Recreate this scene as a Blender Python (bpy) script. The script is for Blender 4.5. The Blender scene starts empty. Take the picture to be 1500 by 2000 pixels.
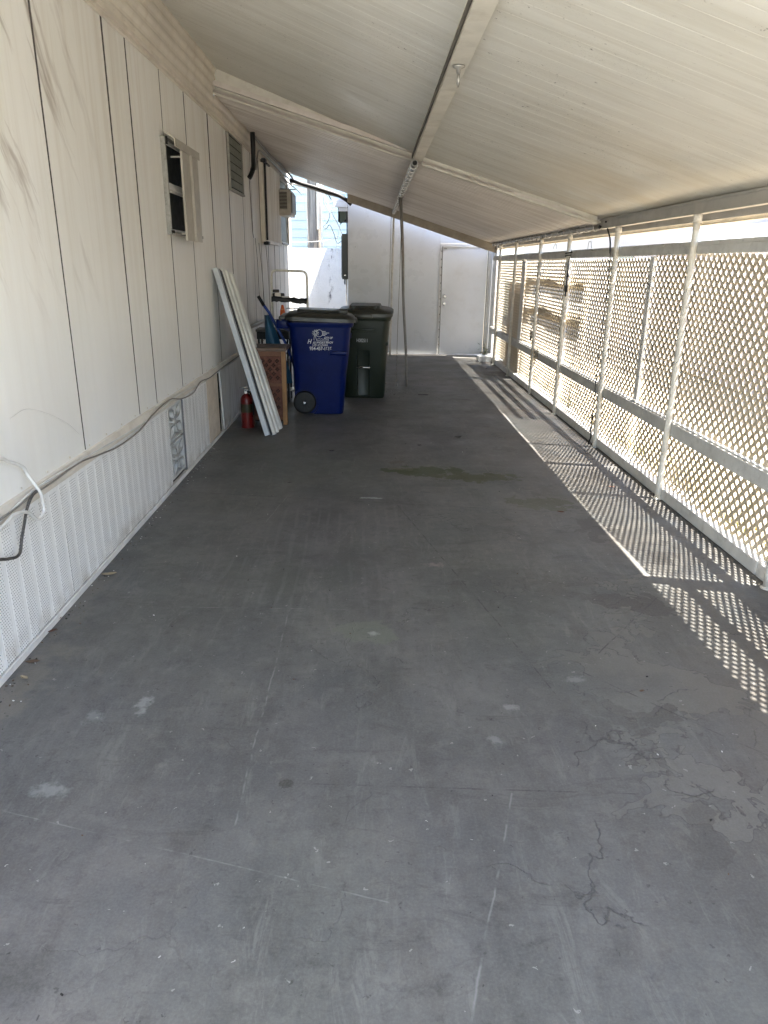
import bpy, bmesh, math, random
from mathutils import Vector, Matrix, noise
random.seed(7)
sc = bpy.context.scene
COL = sc.collection
R = math.radians

# ------------------------------------------------------------------ camera
cam_d = bpy.data.cameras.new('camera'); cam = bpy.data.objects.new('camera', cam_d); COL.objects.link(cam)
cam_d.sensor_fit = 'HORIZONTAL'; cam_d.sensor_width = 36.0; cam_d.lens = 36 * 1400 / 1500
cam_d.clip_start = 0.02; cam_d.clip_end = 500
def _cam_axes():
    vp = Vector((726 - 750, 1000 - 517, -1400)).normalized()
    vv = Vector((692 - 750, 1000 - 5200, -1400))
    vv = (vv - vp * vv.dot(vp)).normalized()
    up = -vv; x = vp.cross(up)
    return x, vp, up
_x, _y, _z = _cam_axes()
M3 = Matrix((_x, _y, _z))
cam.matrix_world = Matrix.Translation((0, 0, 1.6)) @ M3.to_4x4()
sc.camera = cam

# ------------------------------------------------------------------ world, sun, exposure
SUN_TRAVEL = Vector((-0.39, 0.085, -1.0)).normalized()
w = bpy.data.worlds.new('World'); sc.world = w; w.use_nodes = True
nt = w.node_tree; nt.nodes.clear()
sky = nt.nodes.new('ShaderNodeTexSky'); sky.sky_type = 'NISHITA'; sky.sun_disc = False
sky.sun_elevation = math.asin(-SUN_TRAVEL.z); sky.sun_rotation = math.atan2(-SUN_TRAVEL.x, -SUN_TRAVEL.y)
sky.air_density = 1.0; sky.dust_density = 1.6; sky.ozone_density = 1.0
bg = nt.nodes.new('ShaderNodeBackground'); bg.inputs['Strength'].default_value = 0.15
wo = nt.nodes.new('ShaderNodeOutputWorld')
nt.links.new(sky.outputs[0], bg.inputs[0]); nt.links.new(bg.outputs[0], wo.inputs[0])
sl = bpy.data.lights.new('sun', 'SUN'); sl.energy = 5.0; sl.angle = R(0.55); sl.color = (1.0, 0.955, 0.88)
so = bpy.data.objects.new('sun', sl); COL.objects.link(so)
so.rotation_euler = SUN_TRAVEL.to_track_quat('-Z', 'Y').to_euler(); so.location = (6, -3, 12)
sc.view_settings.view_transform = 'Standard'; sc.view_settings.look = 'None'
sc.view_settings.gamma = 1.0; sc.view_settings.exposure = 3.08
cy = sc.cycles
cy.max_bounces = 12; cy.diffuse_bounces = 8; cy.glossy_bounces = 4; cy.transmission_bounces = 6; cy.transparent_max_bounces = 12
cy.use_denoising = True; cy.denoising_prefilter = 'NONE'
cy.caustics_reflective = False; cy.caustics_refractive = False; cy.sample_clamp_indirect = 6.0

# ------------------------------------------------------------------ node helper
class NT:
    def __init__(s, name, rough=0.6, spec=0.35, metal=0.0):
        s.m = bpy.data.materials.new(name); s.m.use_nodes = True
        s.t = s.m.node_tree; s.b = s.t.nodes['Principled BSDF']
        s.b.inputs['Roughness'].default_value = rough; s.b.inputs['Specular IOR Level'].default_value = spec
        s.b.inputs['Metallic'].default_value = metal
        s._co = None
    def n(s, typ, ins=None, **kw):
        nd = s.t.nodes.new('ShaderNode' + typ)
        for k, v in kw.items(): setattr(nd, k, v)
        if ins:
            for k, v in ins.items(): s.put(nd.inputs[k], v)
        return nd
    def put(s, sock, v):
        if isinstance(v, bpy.types.NodeSocket): s.t.links.new(v, sock)
        elif isinstance(v, (tuple, list)) and len(v) == 3 and sock.type == 'RGBA': sock.default_value = (*v, 1)
        else: sock.default_value = v
    def co(s):
        if s._co is None:
            g = s.n('NewGeometry'); s._co = g.outputs['Position']
        return s._co
    def obj(s): return s.n('TexCoord').outputs['Object']
    def mp(s, vec, scale=(1, 1, 1), loc=(0, 0, 0)):
        return s.n('Mapping', {'Vector': vec, 'Scale': scale, 'Location': loc}).outputs[0]
    def noise(s, vec, scale, detail=4, rough=0.55, dist=0.0):
        return s.n('TexNoise', {'Vector': vec, 'Scale': scale, 'Detail': detail, 'Roughness': rough, 'Distortion': dist}).outputs['Fac']
    def m_(s, op, a, b=None, c=None, clamp=False):
        nd = s.n('Math', operation=op, use_clamp=clamp)
        s.put(nd.inputs[0], a)
        if b is not None: s.put(nd.inputs[1], b)
        if c is not None: s.put(nd.inputs[2], c)
        return nd.outputs[0]
    def ramp(s, f, lo, hi, a=0.0, b=1.0):
        nd = s.n('MapRange', {'Value': f, 'From Min': lo, 'From Max': hi, 'To Min': a, 'To Max': b}); nd.clamp = True
        return nd.outputs[0]
    def sm(s, f, lo, hi, a=0.0, b=1.0):
        nd = s.n('MapRange', {'Value': f, 'From Min': lo, 'From Max': hi, 'To Min': a, 'To Max': b}, interpolation_type='SMOOTHSTEP'); nd.clamp = True
        return nd.outputs[0]
    def mix(s, f, a, b, bt='MIX'):
        nd = s.n('Mix', data_type='RGBA', blend_type=bt)
        s.put(nd.inputs[0], f); s.put(nd.inputs[6], a); s.put(nd.inputs[7], b)
        return nd.outputs[2]
    def sep(s, v):
        nd = s.n('SeparateXYZ', {'Vector': v}); return nd.outputs
    def comb(s, x, y, z):
        return s.n('CombineXYZ', {'X': x, 'Y': y, 'Z': z}).outputs[0]
    def color(s, c): s.put(s.b.inputs['Base Color'], c)
    def rough(s, v): s.put(s.b.inputs['Roughness'], v)
    def bump(s, h, strength=0.3, dist=0.01, prev=None):
        nd = s.n('Bump', {'Height': h, 'Strength': strength, 'Distance': dist})
        if prev: s.put(nd.inputs['Normal'], prev)
        s.put(s.b.inputs['Normal'], nd.outputs[0]); return nd.outputs[0]

def simple(name, base, rough=0.55, spec=0.35, metal=0.0, var=0.18, scale=6.0, dirt=None, dirt_amt=0.45, bump=0.15, bscale=60.0, world=True):
    t = NT(name, rough, spec, metal)
    co = t.co() if world else t.obj()
    f = t.noise(co, scale, 5, 0.6)
    lo = tuple(c * (1 - var) for c in base); hi = tuple(min(1, c * (1 + var * 0.6)) for c in base)
    c = t.mix(t.ramp(f, 0.3, 0.7), lo, hi)
    if dirt:
        g = t.noise(co, scale * 2.7, 6, 0.65)
        c = t.mix(t.ramp(g, 0.52, 0.78, 0, dirt_amt), c, dirt)
    t.color(c)
    t.rough(t.ramp(t.noise(co, scale * 3, 3), 0.2, 0.8, max(0.05, rough - 0.1), min(1, rough + 0.12)))
    if bump: t.bump(t.noise(co, bscale, 3), bump, 0.003)
    return t.m

# ------------------------------------------------------------------ mesh helpers
def obj(name, bm, mats, parent=None, smooth=False):
    me = bpy.data.meshes.new(name)
    bmesh.ops.recalc_face_normals(bm, faces=bm.faces) if len(bm.faces) < 200000 else None
    bm.to_mesh(me); bm.free()
    if not isinstance(mats, (list, tuple)): mats = [mats]
    for m in mats: me.materials.append(m)
    if smooth:
        for p in me.polygons: p.use_smooth = True
        try: me.set_sharp_from_angle(angle=R(35))
        except Exception: pass
    o = bpy.data.objects.new(name, me); COL.objects.link(o)
    if parent: o.parent = parent
    return o
def tag(o, label, cat, group=None):
    o['label'] = label; o['category'] = cat
    if group: o['group'] = group
    return o
def thing(name, label, cat, loc=(0, 0, 0), rotz=0.0, group=None):
    o = bpy.data.objects.new(name, None); COL.objects.link(o)
    o.location = loc; o.rotation_euler = (0, 0, rotz); o.empty_display_size = 0.1
    return tag(o, label, cat, group)
def struct(name, bm, m, smooth=False):
    o = obj(name, bm, m, smooth=smooth); o['kind'] = 'structure'; return o
def BM(): return bmesh.new()
def box(bm, x0, x1, y0, y1, z0, z1, mi=0, bev=0.0, mtx=None):
    v = [bm.verts.new(p) for p in [(x0, y0, z0), (x1, y0, z0), (x1, y1, z0), (x0, y1, z0), (x0, y0, z1), (x1, y0, z1), (x1, y1, z1), (x0, y1, z1)]]
    fs = [bm.faces.new([v[i] for i in q]) for q in [(0, 3, 2, 1), (4, 5, 6, 7), (0, 1, 5, 4), (1, 2, 6, 5), (2, 3, 7, 6), (3, 0, 4, 7)]]
    for f in fs: f.material_index = mi
    if bev:
        es = list({e for f in fs for e in f.edges})
        r = bmesh.ops.bevel(bm, geom=es, offset=bev, segments=2, affect='EDGES', profile=0.5)
        vs = list({vv for f in r['faces'] for vv in f.verts} | {x for x in v if x.is_valid})
        for f in r['faces']: f.material_index = mi
        v = vs
    if mtx is not None: bmesh.ops.transform(bm, matrix=mtx, verts=[x for x in v if x.is_valid])
    return v
def frame_pts(pts):
    T = []
    n = len(pts)
    for i in range(n):
        a = pts[max(0, i - 1)]; b = pts[min(n - 1, i + 1)]
        T.append((b - a).normalized())
    ref = Vector((0, 0, 1)) if abs(T[0].z) < 0.9 else Vector((1, 0, 0))
    N = [(ref - T[0] * ref.dot(T[0])).normalized()]
    for i in range(1, n):
        v = N[-1] - T[i] * N[-1].dot(T[i])
        N.append(v.normalized() if v.length > 1e-6 else N[-1])
    return T, N
def tube(bm, pts, r, seg=10, mi=0, cap=True):
    pts = [Vector(p) for p in pts]
    rs = r if isinstance(r, (list, tuple)) else [r] * len(pts)
    T, N = frame_pts(pts); rings = []
    for p, t, n, q in zip(pts, T, N, rs):
        b = t.cross(n)
        rings.append([bm.verts.new(p + (n * math.cos(a) + b * math.sin(a)) * q) for a in [2 * math.pi * k / seg for k in range(seg)]])
    for a, b in zip(rings, rings[1:]):
        for k in range(seg):
            f = bm.faces.new([a[k], a[(k + 1) % seg], b[(k + 1) % seg], b[k]]); f.material_index = mi; f.smooth = True
    if cap:
        bm.faces.new(rings[0][::-1]).material_index = mi; bm.faces.new(rings[-1]).material_index = mi
def spline(pts, n=8):
    pts = [Vector(p) for p in pts]; out = []
    P = [pts[0] * 2 - pts[1]] + pts + [pts[-1] * 2 - pts[-2]]
    for i in range(1, len(P) - 2):
        p0, p1, p2, p3 = P[i - 1:i + 3]
        for k in range(n):
            t = k / n
            out.append(0.5 * ((2 * p1) + (p2 - p0) * t + (2 * p0 - 5 * p1 + 4 * p2 - p3) * t * t + (3 * p1 - p0 - 3 * p2 + p3) * t ** 3))
    out.append(pts[-1]); return out
def lathe(bm, prof, c=(0, 0, 0), seg=28, mi=0, axis='Z'):
    rings = []
    for r, z in prof:
        ring = []
        for k in range(seg):
            a = 2 * math.pi * k / seg
            if axis == 'Z': p = (c[0] + r * math.cos(a), c[1] + r * math.sin(a), c[2] + z)
            elif axis == 'X': p = (c[0] + z, c[1] + r * math.cos(a), c[2] + r * math.sin(a))
            else: p = (c[0] + r * math.cos(a), c[1] + z, c[2] + r * math.sin(a))
            ring.append(bm.verts.new(p))
        rings.append(ring)
    for a, b in zip(rings, rings[1:]):
        for k in range(seg):
            f = bm.faces.new([a[k], a[(k + 1) % seg], b[(k + 1) % seg], b[k]]); f.material_index = mi; f.smooth = True
    bm.faces.new(rings[0][::-1]).material_index = mi; bm.faces.new(rings[-1]).material_index = mi
def rrect(hx, hy, r, seg=5):
    r = min(r, hx * .99, hy * .99); pts = []
    for cx, cy_, a0 in [(hx - r, hy - r, 0), (-hx + r, hy - r, 90), (-hx + r, -hy + r, 180), (hx - r, -hy + r, 270)]:
        for k in range(seg + 1):
            a = R(a0 + 90 * k / seg); pts.append((cx + r * math.cos(a), cy_ + r * math.sin(a)))
    return pts
def loft(bm, rings, mi=0, cap=True):
    """rings: list of (cx, cy, z or function(x,y)->z, hx, hy, r)"""
    R_ = []
    for cx, cy_, z, hx, hy, r in rings:
        ring = []
        for x, y in rrect(hx, hy, r):
            X, Y = cx + x, cy_ + y
            ring.append(bm.verts.new((X, Y, z(X, Y) if callable(z) else z)))
        R_.append(ring)
    n = len(R_[0])
    for a, b in zip(R_, R_[1:]):
        for k in range(n):
            f = bm.faces.new([a[k], a[(k + 1) % n], b[(k + 1) % n], b[k]]); f.material_index = mi
    if cap:
        bm.faces.new(R_[0][::-1]).material_index = mi; bm.faces.new(R_[-1]).material_index = mi
def prism(bm, pts, d0, d1, axis='X', mi=0):
    """closed polygon (a,b) extruded along axis from d0 to d1"""
    def P(a, b, d): return {'X': (d, a, b), 'Y': (a, d, b), 'Z': (a, b, d)}[axis]
    A = [bm.verts.new(P(a, b, d0)) for a, b in pts]; B = [bm.verts.new(P(a, b, d1)) for a, b in pts]
    n = len(pts)
    bm.faces.new(A[::-1]).material_index = mi; bm.faces.new(B).material_index = mi
    for k in range(n): bm.faces.new([A[k], A[(k + 1) % n], B[(k + 1) % n], B[k]]).material_index = mi
def cut(o, cutters):
    """boolean-subtract helper meshes from o and keep only the result"""
    tmp = []
    for bm in cutters:
        c = obj('cut', bm, o.data.materials[0]); c.parent = o.parent; tmp.append(c)
        md = o.modifiers.new('b', 'BOOLEAN'); md.operation = 'DIFFERENCE'; md.object = c; md.solver = 'EXACT'
    bpy.context.view_layer.update()
    dg = bpy.context.evaluated_depsgraph_get()
    me = bpy.data.meshes.new_from_object(o.evaluated_get(dg)); o.modifiers.clear()
    nm = o.data.name; old = o.data; o.data = me; bpy.data.meshes.remove(old); me.name = nm
    for c in tmp:
        d = c.data; bpy.data.objects.remove(c); bpy.data.meshes.remove(d)
def text_mesh(name, s, size, mat, parent, mtx, shear=0.0, extrude=0.0006, bold=0.0, spacing=1.0, sx=1.0, width=None):
    cu = bpy.data.curves.new(name, 'FONT'); cu.body = s; cu.size = size; cu.shear = shear
    cu.extrude = extrude; cu.offset = bold; cu.align_x = 'CENTER'; cu.space_character = spacing
    to = bpy.data.objects.new(name, cu); COL.objects.link(to)
    bpy.context.view_layer.update()
    me = bpy.data.meshes.new_from_object(to.evaluated_get(bpy.context.evaluated_depsgraph_get()))
    bpy.data.objects.remove(to); bpy.data.curves.remove(cu)
    if width:
        xx = [v.co.x for v in me.vertices]; sx = width / (max(xx) - min(xx)); me.transform(Matrix.Translation((-(max(xx) + min(xx)) / 2, 0, 0)))
    me.transform(Matrix.Diagonal((sx, 1, 1, 1)))
    o = bpy.data.objects.new(name, me); COL.objects.link(o); me.materials.clear(); me.materials.append(mat)
    o.parent = parent; o.matrix_local = mtx
    return o

# ------------------------------------------------------------------ materials
def mat_floor():
    t = NT('grey_painted_concrete', 0.5, 0.4)
    co = t.co(); xyz = t.sep(co); X, Y = xyz[0], xyz[1]
    base = t.mix(t.ramp(t.noise(co, 0.55, 4, 0.6), 0.35, 0.68), (0.068, 0.070, 0.069), (0.095, 0.096, 0.092))
    base = t.mix(t.ramp(t.noise(co, 2.3, 6, 0.68), 0.42, 0.70, 0, 0.6), base, (0.138, 0.133, 0.122))
    base = t.mix(t.ramp(t.noise(t.mp(co, (3.5, 1.1, 1), (3, 7, 0)), 1.5, 6, 0.7, 0.6), 0.48, 0.68, 0, 0.65), base, (0.058, 0.057, 0.053))
    mid = t.noise(t.mp(co, (1, 1, 1), (2, 5, 0)), 11, 6, .74)
    base = t.mix(t.ramp(mid, .50, .72, 0, .55), base, (.150, .146, .136))
    base = t.mix(t.ramp(t.noise(t.mp(co, (1, 1, 1), (8, 1, 0)), 17, 6, .74), .53, .70, 0, .6), base, (.045, .044, .042))
    brush = t.noise(t.mp(co, (1, .12, 1), (1, 1, 0)), 34, 4, .7)
    base = t.mix(t.m_('MULTIPLY', t.ramp(brush, .5, .72, 0, .45), t.ramp(t.noise(co, 1.1, 3), .42, .6)), base, (.135, .133, .125))
    tint = t.n('TexNoise', {'Vector': t.mp(co, (1, .6, 1)), 'Scale': .9, 'Detail': 4.0}).outputs['Color']
    base = t.mix(.10, base, tint, 'SOFT_LIGHT')
    sc1 = t.noise(t.mp(co, (2.2, .5, 1), (4, 4, 0)), 5.5, 6, .78, .8)
    base = t.mix(t.ramp(sc1, .56, .66, 0, .5), base, (.155, .152, .142))
    sc2 = t.noise(t.mp(co, (.5, 1.6, 1), (9, 2, 0)), 4.5, 6, .78, 1.0)
    base = t.mix(t.ramp(sc2, .56, .66, 0, .55), base, (.046, .046, .043))
    # warm brown dirt, stronger towards the fence and the far end
    reg = t.m_('MAXIMUM', t.sm(X, 0.5, 1.9), t.m_('MULTIPLY', t.sm(Y, 6.5, 12.5), 0.9))
    dn = t.ramp(t.noise(t.mp(co, (1, 1, 1), (11, 3, 0)), 1.4, 6, 0.72, 0.4), 0.4, 0.66)
    base = t.mix(t.m_('MULTIPLY', t.m_('MULTIPLY', reg, dn), 0.75), base, (0.092, 0.077, 0.062))
    # peeling edges: the paint's lost flakes with hard outline
    pw = t.mix(0.16, co, t.n('TexNoise', {'Vector': co, 'Scale': 3.0, 'Detail': 4.0}).outputs['Color'], 'LINEAR_LIGHT')
    pe = t.noise(pw, 1.25, 5, 0.62, 0.25)
    flake = t.m_('MULTIPLY', t.ramp(pe, 0.556, 0.564), t.sm(X, 0.2, 1.5, 0.10, 1.0))
    base = t.mix(t.m_('MULTIPLY', flake, 0.6), base, (0.150, 0.141, 0.126))
    pe2 = t.noise(t.mp(pw, (1, 1, 1), (5, 9, 2)), 1.9, 5, 0.6, 0.3)
    flake2 = t.m_('MULTIPLY', t.ramp(pe2, 0.575, 0.582), t.sm(X, 0.4, 1.6, 0.0, 1.0))
    base = t.mix(t.m_('MULTIPLY', flake2, 0.75), base, (0.046, 0.042, 0.037))
    edge = t.m_('SUBTRACT', 1.0, t.ramp(t.m_('ABSOLUTE', t.m_('SUBTRACT', pe, 0.560)), 0.0, 0.0035))
    base = t.mix(t.m_('MULTIPLY', edge, t.sm(X, 0.0, 1.4, 0.2, 0.75)), base, (0.03, 0.03, 0.028))
    # fine hair cracks in the paint
    vo = t.n('TexVoronoi', {'Vector': t.mix(0.35, co, t.n('TexNoise', {'Vector': co, 'Scale': 2.2, 'Detail': 6.0}).outputs['Color'], 'LINEAR_LIGHT'), 'Scale': 1.1}, feature='DISTANCE_TO_EDGE').outputs['Distance']
    crk = t.m_('MULTIPLY', t.ramp(vo, 0.0, 0.006, 1, 0), t.ramp(t.noise(co, 2.6, 3), 0.49, 0.53))
    crk = t.m_('MULTIPLY', crk, t.sm(X, -0.4, 0.5, 0.35, 1.0))
    base = t.mix(t.m_('MULTIPLY', crk, 0.7), base, (0.03, 0.03, 0.03))
    # hairlines, joints and scored lines at known places (a, b, width, colour, strength)
    jit = t.m_('MULTIPLY', t.m_('SUBTRACT', t.noise(co, 9, 3), 0.5), 0.035)
    lines = [((-1.32, 5.06), (1.5, 4.63), .006, (.02, .02, .02), 1.1), ((0.16, 4.93), (0.62, 3.0), .006, (.02, .02, .02), .95),
             ((-0.391, 3.17), (-0.402, 1.72), .0045, (.26, .26, .25), .5), ((-0.60, 5.0), (-0.69, 4.35), .005, (.26, .26, .25), .5), ((0.463, 1.875), (0.19, 1.0), .0045, (.24, .24, .235), .55),
             ((-1.122, 1.80), (0.06, 1.46), .0035, (.24, .24, .23), .5), ((-1.0, 3.19), (-0.05, 3.17), .005, (.24, .24, .23), .5),
             ((-0.27, 1.925), (1.15, 1.86), .004, (.025, .025, .025), .8), ((0.9, 2.6), (1.45, 2.0), .005, (.02, .02, .02), .9), ((0.62, 3.0), (0.75, 2.4), .004, (.02, .02, .02), .8),
             ((1.0, 2.75), (1.55, 3.4), .005, (.02, .02, .02), .8), ((-0.86, 8.5), (1.6, 8.3), .008, (.06, .06, .06), .35)]
    for a, b, wd, col_, st in lines:
        ax, ay = a; bx, by = b; dx, dy = bx - ax, by - ay; L2 = dx * dx + dy * dy
        px = t.m_('SUBTRACT', X, ax); py = t.m_('SUBTRACT', Y, ay)
        h = t.m_('DIVIDE', t.m_('ADD', t.m_('MULTIPLY', px, dx), t.m_('MULTIPLY', py, dy)), L2, clamp=True)
        qx = t.m_('SUBTRACT', px, t.m_('MULTIPLY', h, dx)); qy = t.m_('SUBTRACT', py, t.m_('MULTIPLY', h, dy))
        qx = t.m_('ADD', qx, t.m_('MULTIPLY', jit, 0.6))
        d = t.m_('SQRT', t.m_('ADD', t.m_('MULTIPLY', qx, qx), t.m_('MULTIPLY', qy, qy)))
        f = t.m_('MULTIPLY', t.ramp(d, wd * 0.2, wd, 1, 0), st * .85)
        f = t.m_('MULTIPLY', f, t.ramp(t.noise(co, 14, 2), 0.42, 0.56, 0.05, 1))
        base = t.mix(f, base, col_)
    # stains and scuffs (cx, cy, rx, ry, colour, strength, threshold-noise scale)
    spots = [((0.44, 5.68), .34, .15, (.032, .042, .010), 1.18, 6), ((0.84, 5.50), .34, .16, (.042, .045, .013), 1.15, 6), ((0.22, 5.95), .10, .05, (.07, .055, .04), .8, 12), ((0.27, 5.74), .12, .05, (.085, .08, .045), .7, 10),
             ((1.25, 4.86), .30, .16, (.050, .052, .022), .9, 6), ((-1.02, 1.89), .075, .055, (.26, .27, .26), .55, 26), ((-0.86, 2.37), .035, .09, (.30, .31, .30), .6, 25), ((-1.02, 2.28), .05, .05, (.25, .26, .25), .45, 22),
             ((-0.264, 1.923), .035, .022, (.035, .035, .03), .9, 30), ((0.365, 3.73), .075, .035, (.30, .24, .22), .55, 40), ((0.0, 4.95), .10, .02, (.40, .45, .42), .7, 30), ((-0.55, 4.5), .12, .18, (0.054, 0.055, 0.050), .6, 5),
             ((-0.25, 4.55), .17, .16, (0.050, 0.050, 0.047), .65, 5), ((-0.45, 3.6), .14, .5, (0.056, 0.063, 0.055), .6, 4), ((-0.15, 3.6), .13, .55, (0.058, 0.063, 0.056), .6, 4), ((-0.72, 3.6), .12, .4, (0.061, 0.066, 0.060), .5, 4),
             ((0.0, 2.95), .16, .12, (.125, .135, .105), .7, 9), ((0.02, 2.93), .03, .03, (.36, .38, .34), .6, 30), ((-0.7, 1.45), .08, .28, (.080, .082, .082), .6, 7), ((-0.45, 1.40), .05, .25, (.085, .087, .087), .6, 7),
             ((1.0, 2.5), .35, .12, (.075, .077, .075), .45, 5), ((1.5, 2.2), .3, .25, (.105, .095, .085), .5, 4), ((0.63, 1.6), .03, .04, (.07, .07, .068), .7, 10), ((0.4, 5.1), .05, .02, (.06, .06, .058), .7, 12), ((0.35, 4.65), .045, .025, (.07, .07, .068), .8, 12),
             ((0.55, 2.35), .04, .03, (.28, .28, .27), .6, 30), ((0.85, 2.55), .06, .03, (.24, .24, .23), .6, 30), ((0.45, 2.15), .03, .03, (.26, .26, .25), .5, 30), ((1.6, 12.2), .6, .25, (.05, .045, .03), .55, 3), ((0.9, 12.6), .4, .3, (.065, .062, .058), .5, 3),
             ((-1.38, 2.5), .13, .6, (.17, .15, .12), .55, 9), ((-1.42, 3.3), .09, .5, (.15, .135, .11), .45, 9), ((-1.3, 7.0), .35, .5, (.06, .055, .05), .5, 4)]
    for (cx, cy_), rx, ry, col_, st, ns in spots:
        px = t.m_('DIVIDE', t.m_('SUBTRACT', X, cx), rx); py = t.m_('DIVIDE', t.m_('SUBTRACT', Y, cy_), ry)
        d = t.m_('SQRT', t.m_('ADD', t.m_('MULTIPLY', px, px), t.m_('MULTIPLY', py, py)))
        n_ = t.noise(t.mp(co, (1, 1, 1), (cx * 7, cy_ * 3, 0)), ns * 1.0, 5, 0.65)
        v = t.m_('ADD', t.m_('SUBTRACT', 1.0, d), t.m_('MULTIPLY', t.m_('SUBTRACT', n_, 0.5), 3.2))
        hard = 0.12 if st > .65 else 0.6
        base = t.mix(t.m_('MULTIPLY', t.ramp(v, 0.12, 0.12 + hard), min(1, st * .85)), base, col_)
    # sweeping arcs of wheel marks
    wv = t.n('TexWave', {'Vector': t.mp(co, (1, .30, 1), (.3, -1.7, 0)), 'Scale': 4.2, 'Distortion': 7.5, 'Detail': 2.0, 'Detail Scale': .55}, wave_type='BANDS', bands_direction='X').outputs['Fac']
    zone = t.m_('MULTIPLY', t.m_('MULTIPLY', t.sm(X, -1.1, -.7), t.sm(X, .05, .35, 1, 0)), t.m_('MULTIPLY', t.sm(Y, 2.9, 3.4), t.sm(Y, 4.6, 5.1, 1, 0)))
    base = t.mix(t.m_('MULTIPLY', t.m_('MULTIPLY', t.ramp(wv, .72, .98), zone), t.ramp(t.noise(co, 3, 3), .42, .6, 0, .26)), base, (.17, .17, .165))
    # specks of grit, light and dark
    spw = t.mix(0.02, co, t.n('TexNoise', {'Vector': co, 'Scale': 60.0, 'Detail': 2.0}).outputs['Color'], 'LINEAR_LIGHT')
    for sc_, th, col_, st in [(38, .040, (.34, .34, .32), .9), (52, .05, (.02, .02, .02), .8), (17, .040, (.03, .028, .025), .9), (24, .026, (.42, .42, .40), .8), (64, .06, (.28, .28, .26), .6), (80, .06, (.03, .03, .027), .6)]:
        v = t.n('TexVoronoi', {'Vector': spw, 'Scale': sc_ * .42, 'Randomness': 1.0})
        keep = t.m_('GREATER_THAN', t.sep(v.outputs['Color'])[0], 0.90)
        f = t.m_('MULTIPLY', t.m_('MULTIPLY', t.m_('LESS_THAN', v.outputs['Distance'], th * (sc_ / 28)), keep), st)
        base = t.mix(f, base, col_)
    fine = t.noise(co, 120, 3, .7)
    base = t.mix(t.ramp(fine, .42, .68, 0, .32), base, t.mix(.5, base, (.22, .22, .21)))
    t.color(base)
    t.rough(t.m_('ADD', t.ramp(t.noise(co, 1.6, 5, .65), .3, .7, .40, .62), t.m_('MULTIPLY', flake, .12)))
    h = t.m_('ADD', t.m_('MULTIPLY', t.noise(co, 26, 5, .6), .5), t.m_('MULTIPLY', flake, -.25))
    h = t.m_('ADD', h, t.m_('MULTIPLY', t.noise(co, 3.2, 4), 1.4)); h = t.m_('SUBTRACT', h, t.m_('MULTIPLY', crk, .5))
    t.bump(t.m_('ADD', h, t.m_('MULTIPLY', t.noise(co, 90, 3), .08)), .5, .006)
    return t.m

def mat_siding():
    t = NT('weathered_white_aluminium', 0.42, 0.4)
    co = t.co(); X, Y, Z = t.sep(co)
    c = t.mix(t.ramp(t.noise(t.mp(co, (1, 1.2, .35)), 1.3, 5, .6), .3, .7), (.80, .785, .73), (.86, .85, .82))
    streak = t.noise(t.mp(co, (1, 13, .55)), 1.0, 6, .62)
    hi = t.sm(Z, 0.9, 2.7, 0.15, 0.8)
    c = t.mix(t.m_('MULTIPLY', t.ramp(streak, .47, .72), t.m_('MULTIPLY', hi, .5)), c, (.55, .48, .39))
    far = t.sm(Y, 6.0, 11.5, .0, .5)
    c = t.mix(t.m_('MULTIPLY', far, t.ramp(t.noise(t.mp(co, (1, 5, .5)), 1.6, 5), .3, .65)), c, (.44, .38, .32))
    low = t.m_('MULTIPLY', t.sm(Z, .62, 1.5, 1, 0), t.ramp(t.noise(t.mp(co, (1, 2, .6)), 1.2, 4), .3, .6, 0, .3))
    c = t.mix(low, c, (.70, .71, .72))
    # diagonal grime smears where water has run across the sheet
    dw = t.mix(.10, co, t.n('TexNoise', {'Vector': co, 'Scale': 1.7, 'Detail': 5.0}).outputs['Color'], 'LINEAR_LIGHT')
    dx, dy, dz = t.sep(dw)
    q = t.noise(t.comb(0.0, t.m_('ADD', t.m_('MULTIPLY', dy, 5.0), t.m_('MULTIPLY', dz, 3.1)), t.m_('MULTIPLY', t.m_('SUBTRACT', dz, dy), .55)), 1.0, 5, .6)
    sm_ = t.m_('MULTIPLY', t.ramp(q, .545, .66), t.m_('MULTIPLY', t.sm(Y, 3.6, 4.6, 1, .0), t.sm(Z, 1.2, 2.0, .0, .8)))
    c = t.mix(sm_, c, (.27, .21, .165))
    # darker and mottled low on the wall around the bins
    bin_dk = t.m_('MULTIPLY', t.m_('MULTIPLY', t.sm(Y, 7.3, 8.6), t.sm(Y, 10.5, 12.0, 1, 0)), t.sm(Z, .7, 1.7, 1, 0))
    c = t.mix(t.m_('MULTIPLY', bin_dk, t.ramp(t.noise(co, 2.2, 4), .3, .7, .15, .6)), c, (.20, .19, .18))
    v = t.n('TexVoronoi', {'Vector': t.mp(co, (0, 1, 1)), 'Scale': 1.9})
    nail = t.m_('MULTIPLY', t.m_('LESS_THAN', v.outputs['Distance'], .016), t.m_('GREATER_THAN', t.sep(v.outputs['Color'])[1], .45))
    c = t.mix(nail, c, (.12, .09, .07))
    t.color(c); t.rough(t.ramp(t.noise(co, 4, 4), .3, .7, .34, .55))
    dent = t.noise(t.mp(co, (1, 1.2, .7)), 1.1, 3)
    t.bump(t.m_('ADD', t.m_('MULTIPLY', dent, 1.0), t.m_('MULTIPLY', t.noise(co, 45, 3), .01)), .35, .02)
    return t.m

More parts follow.
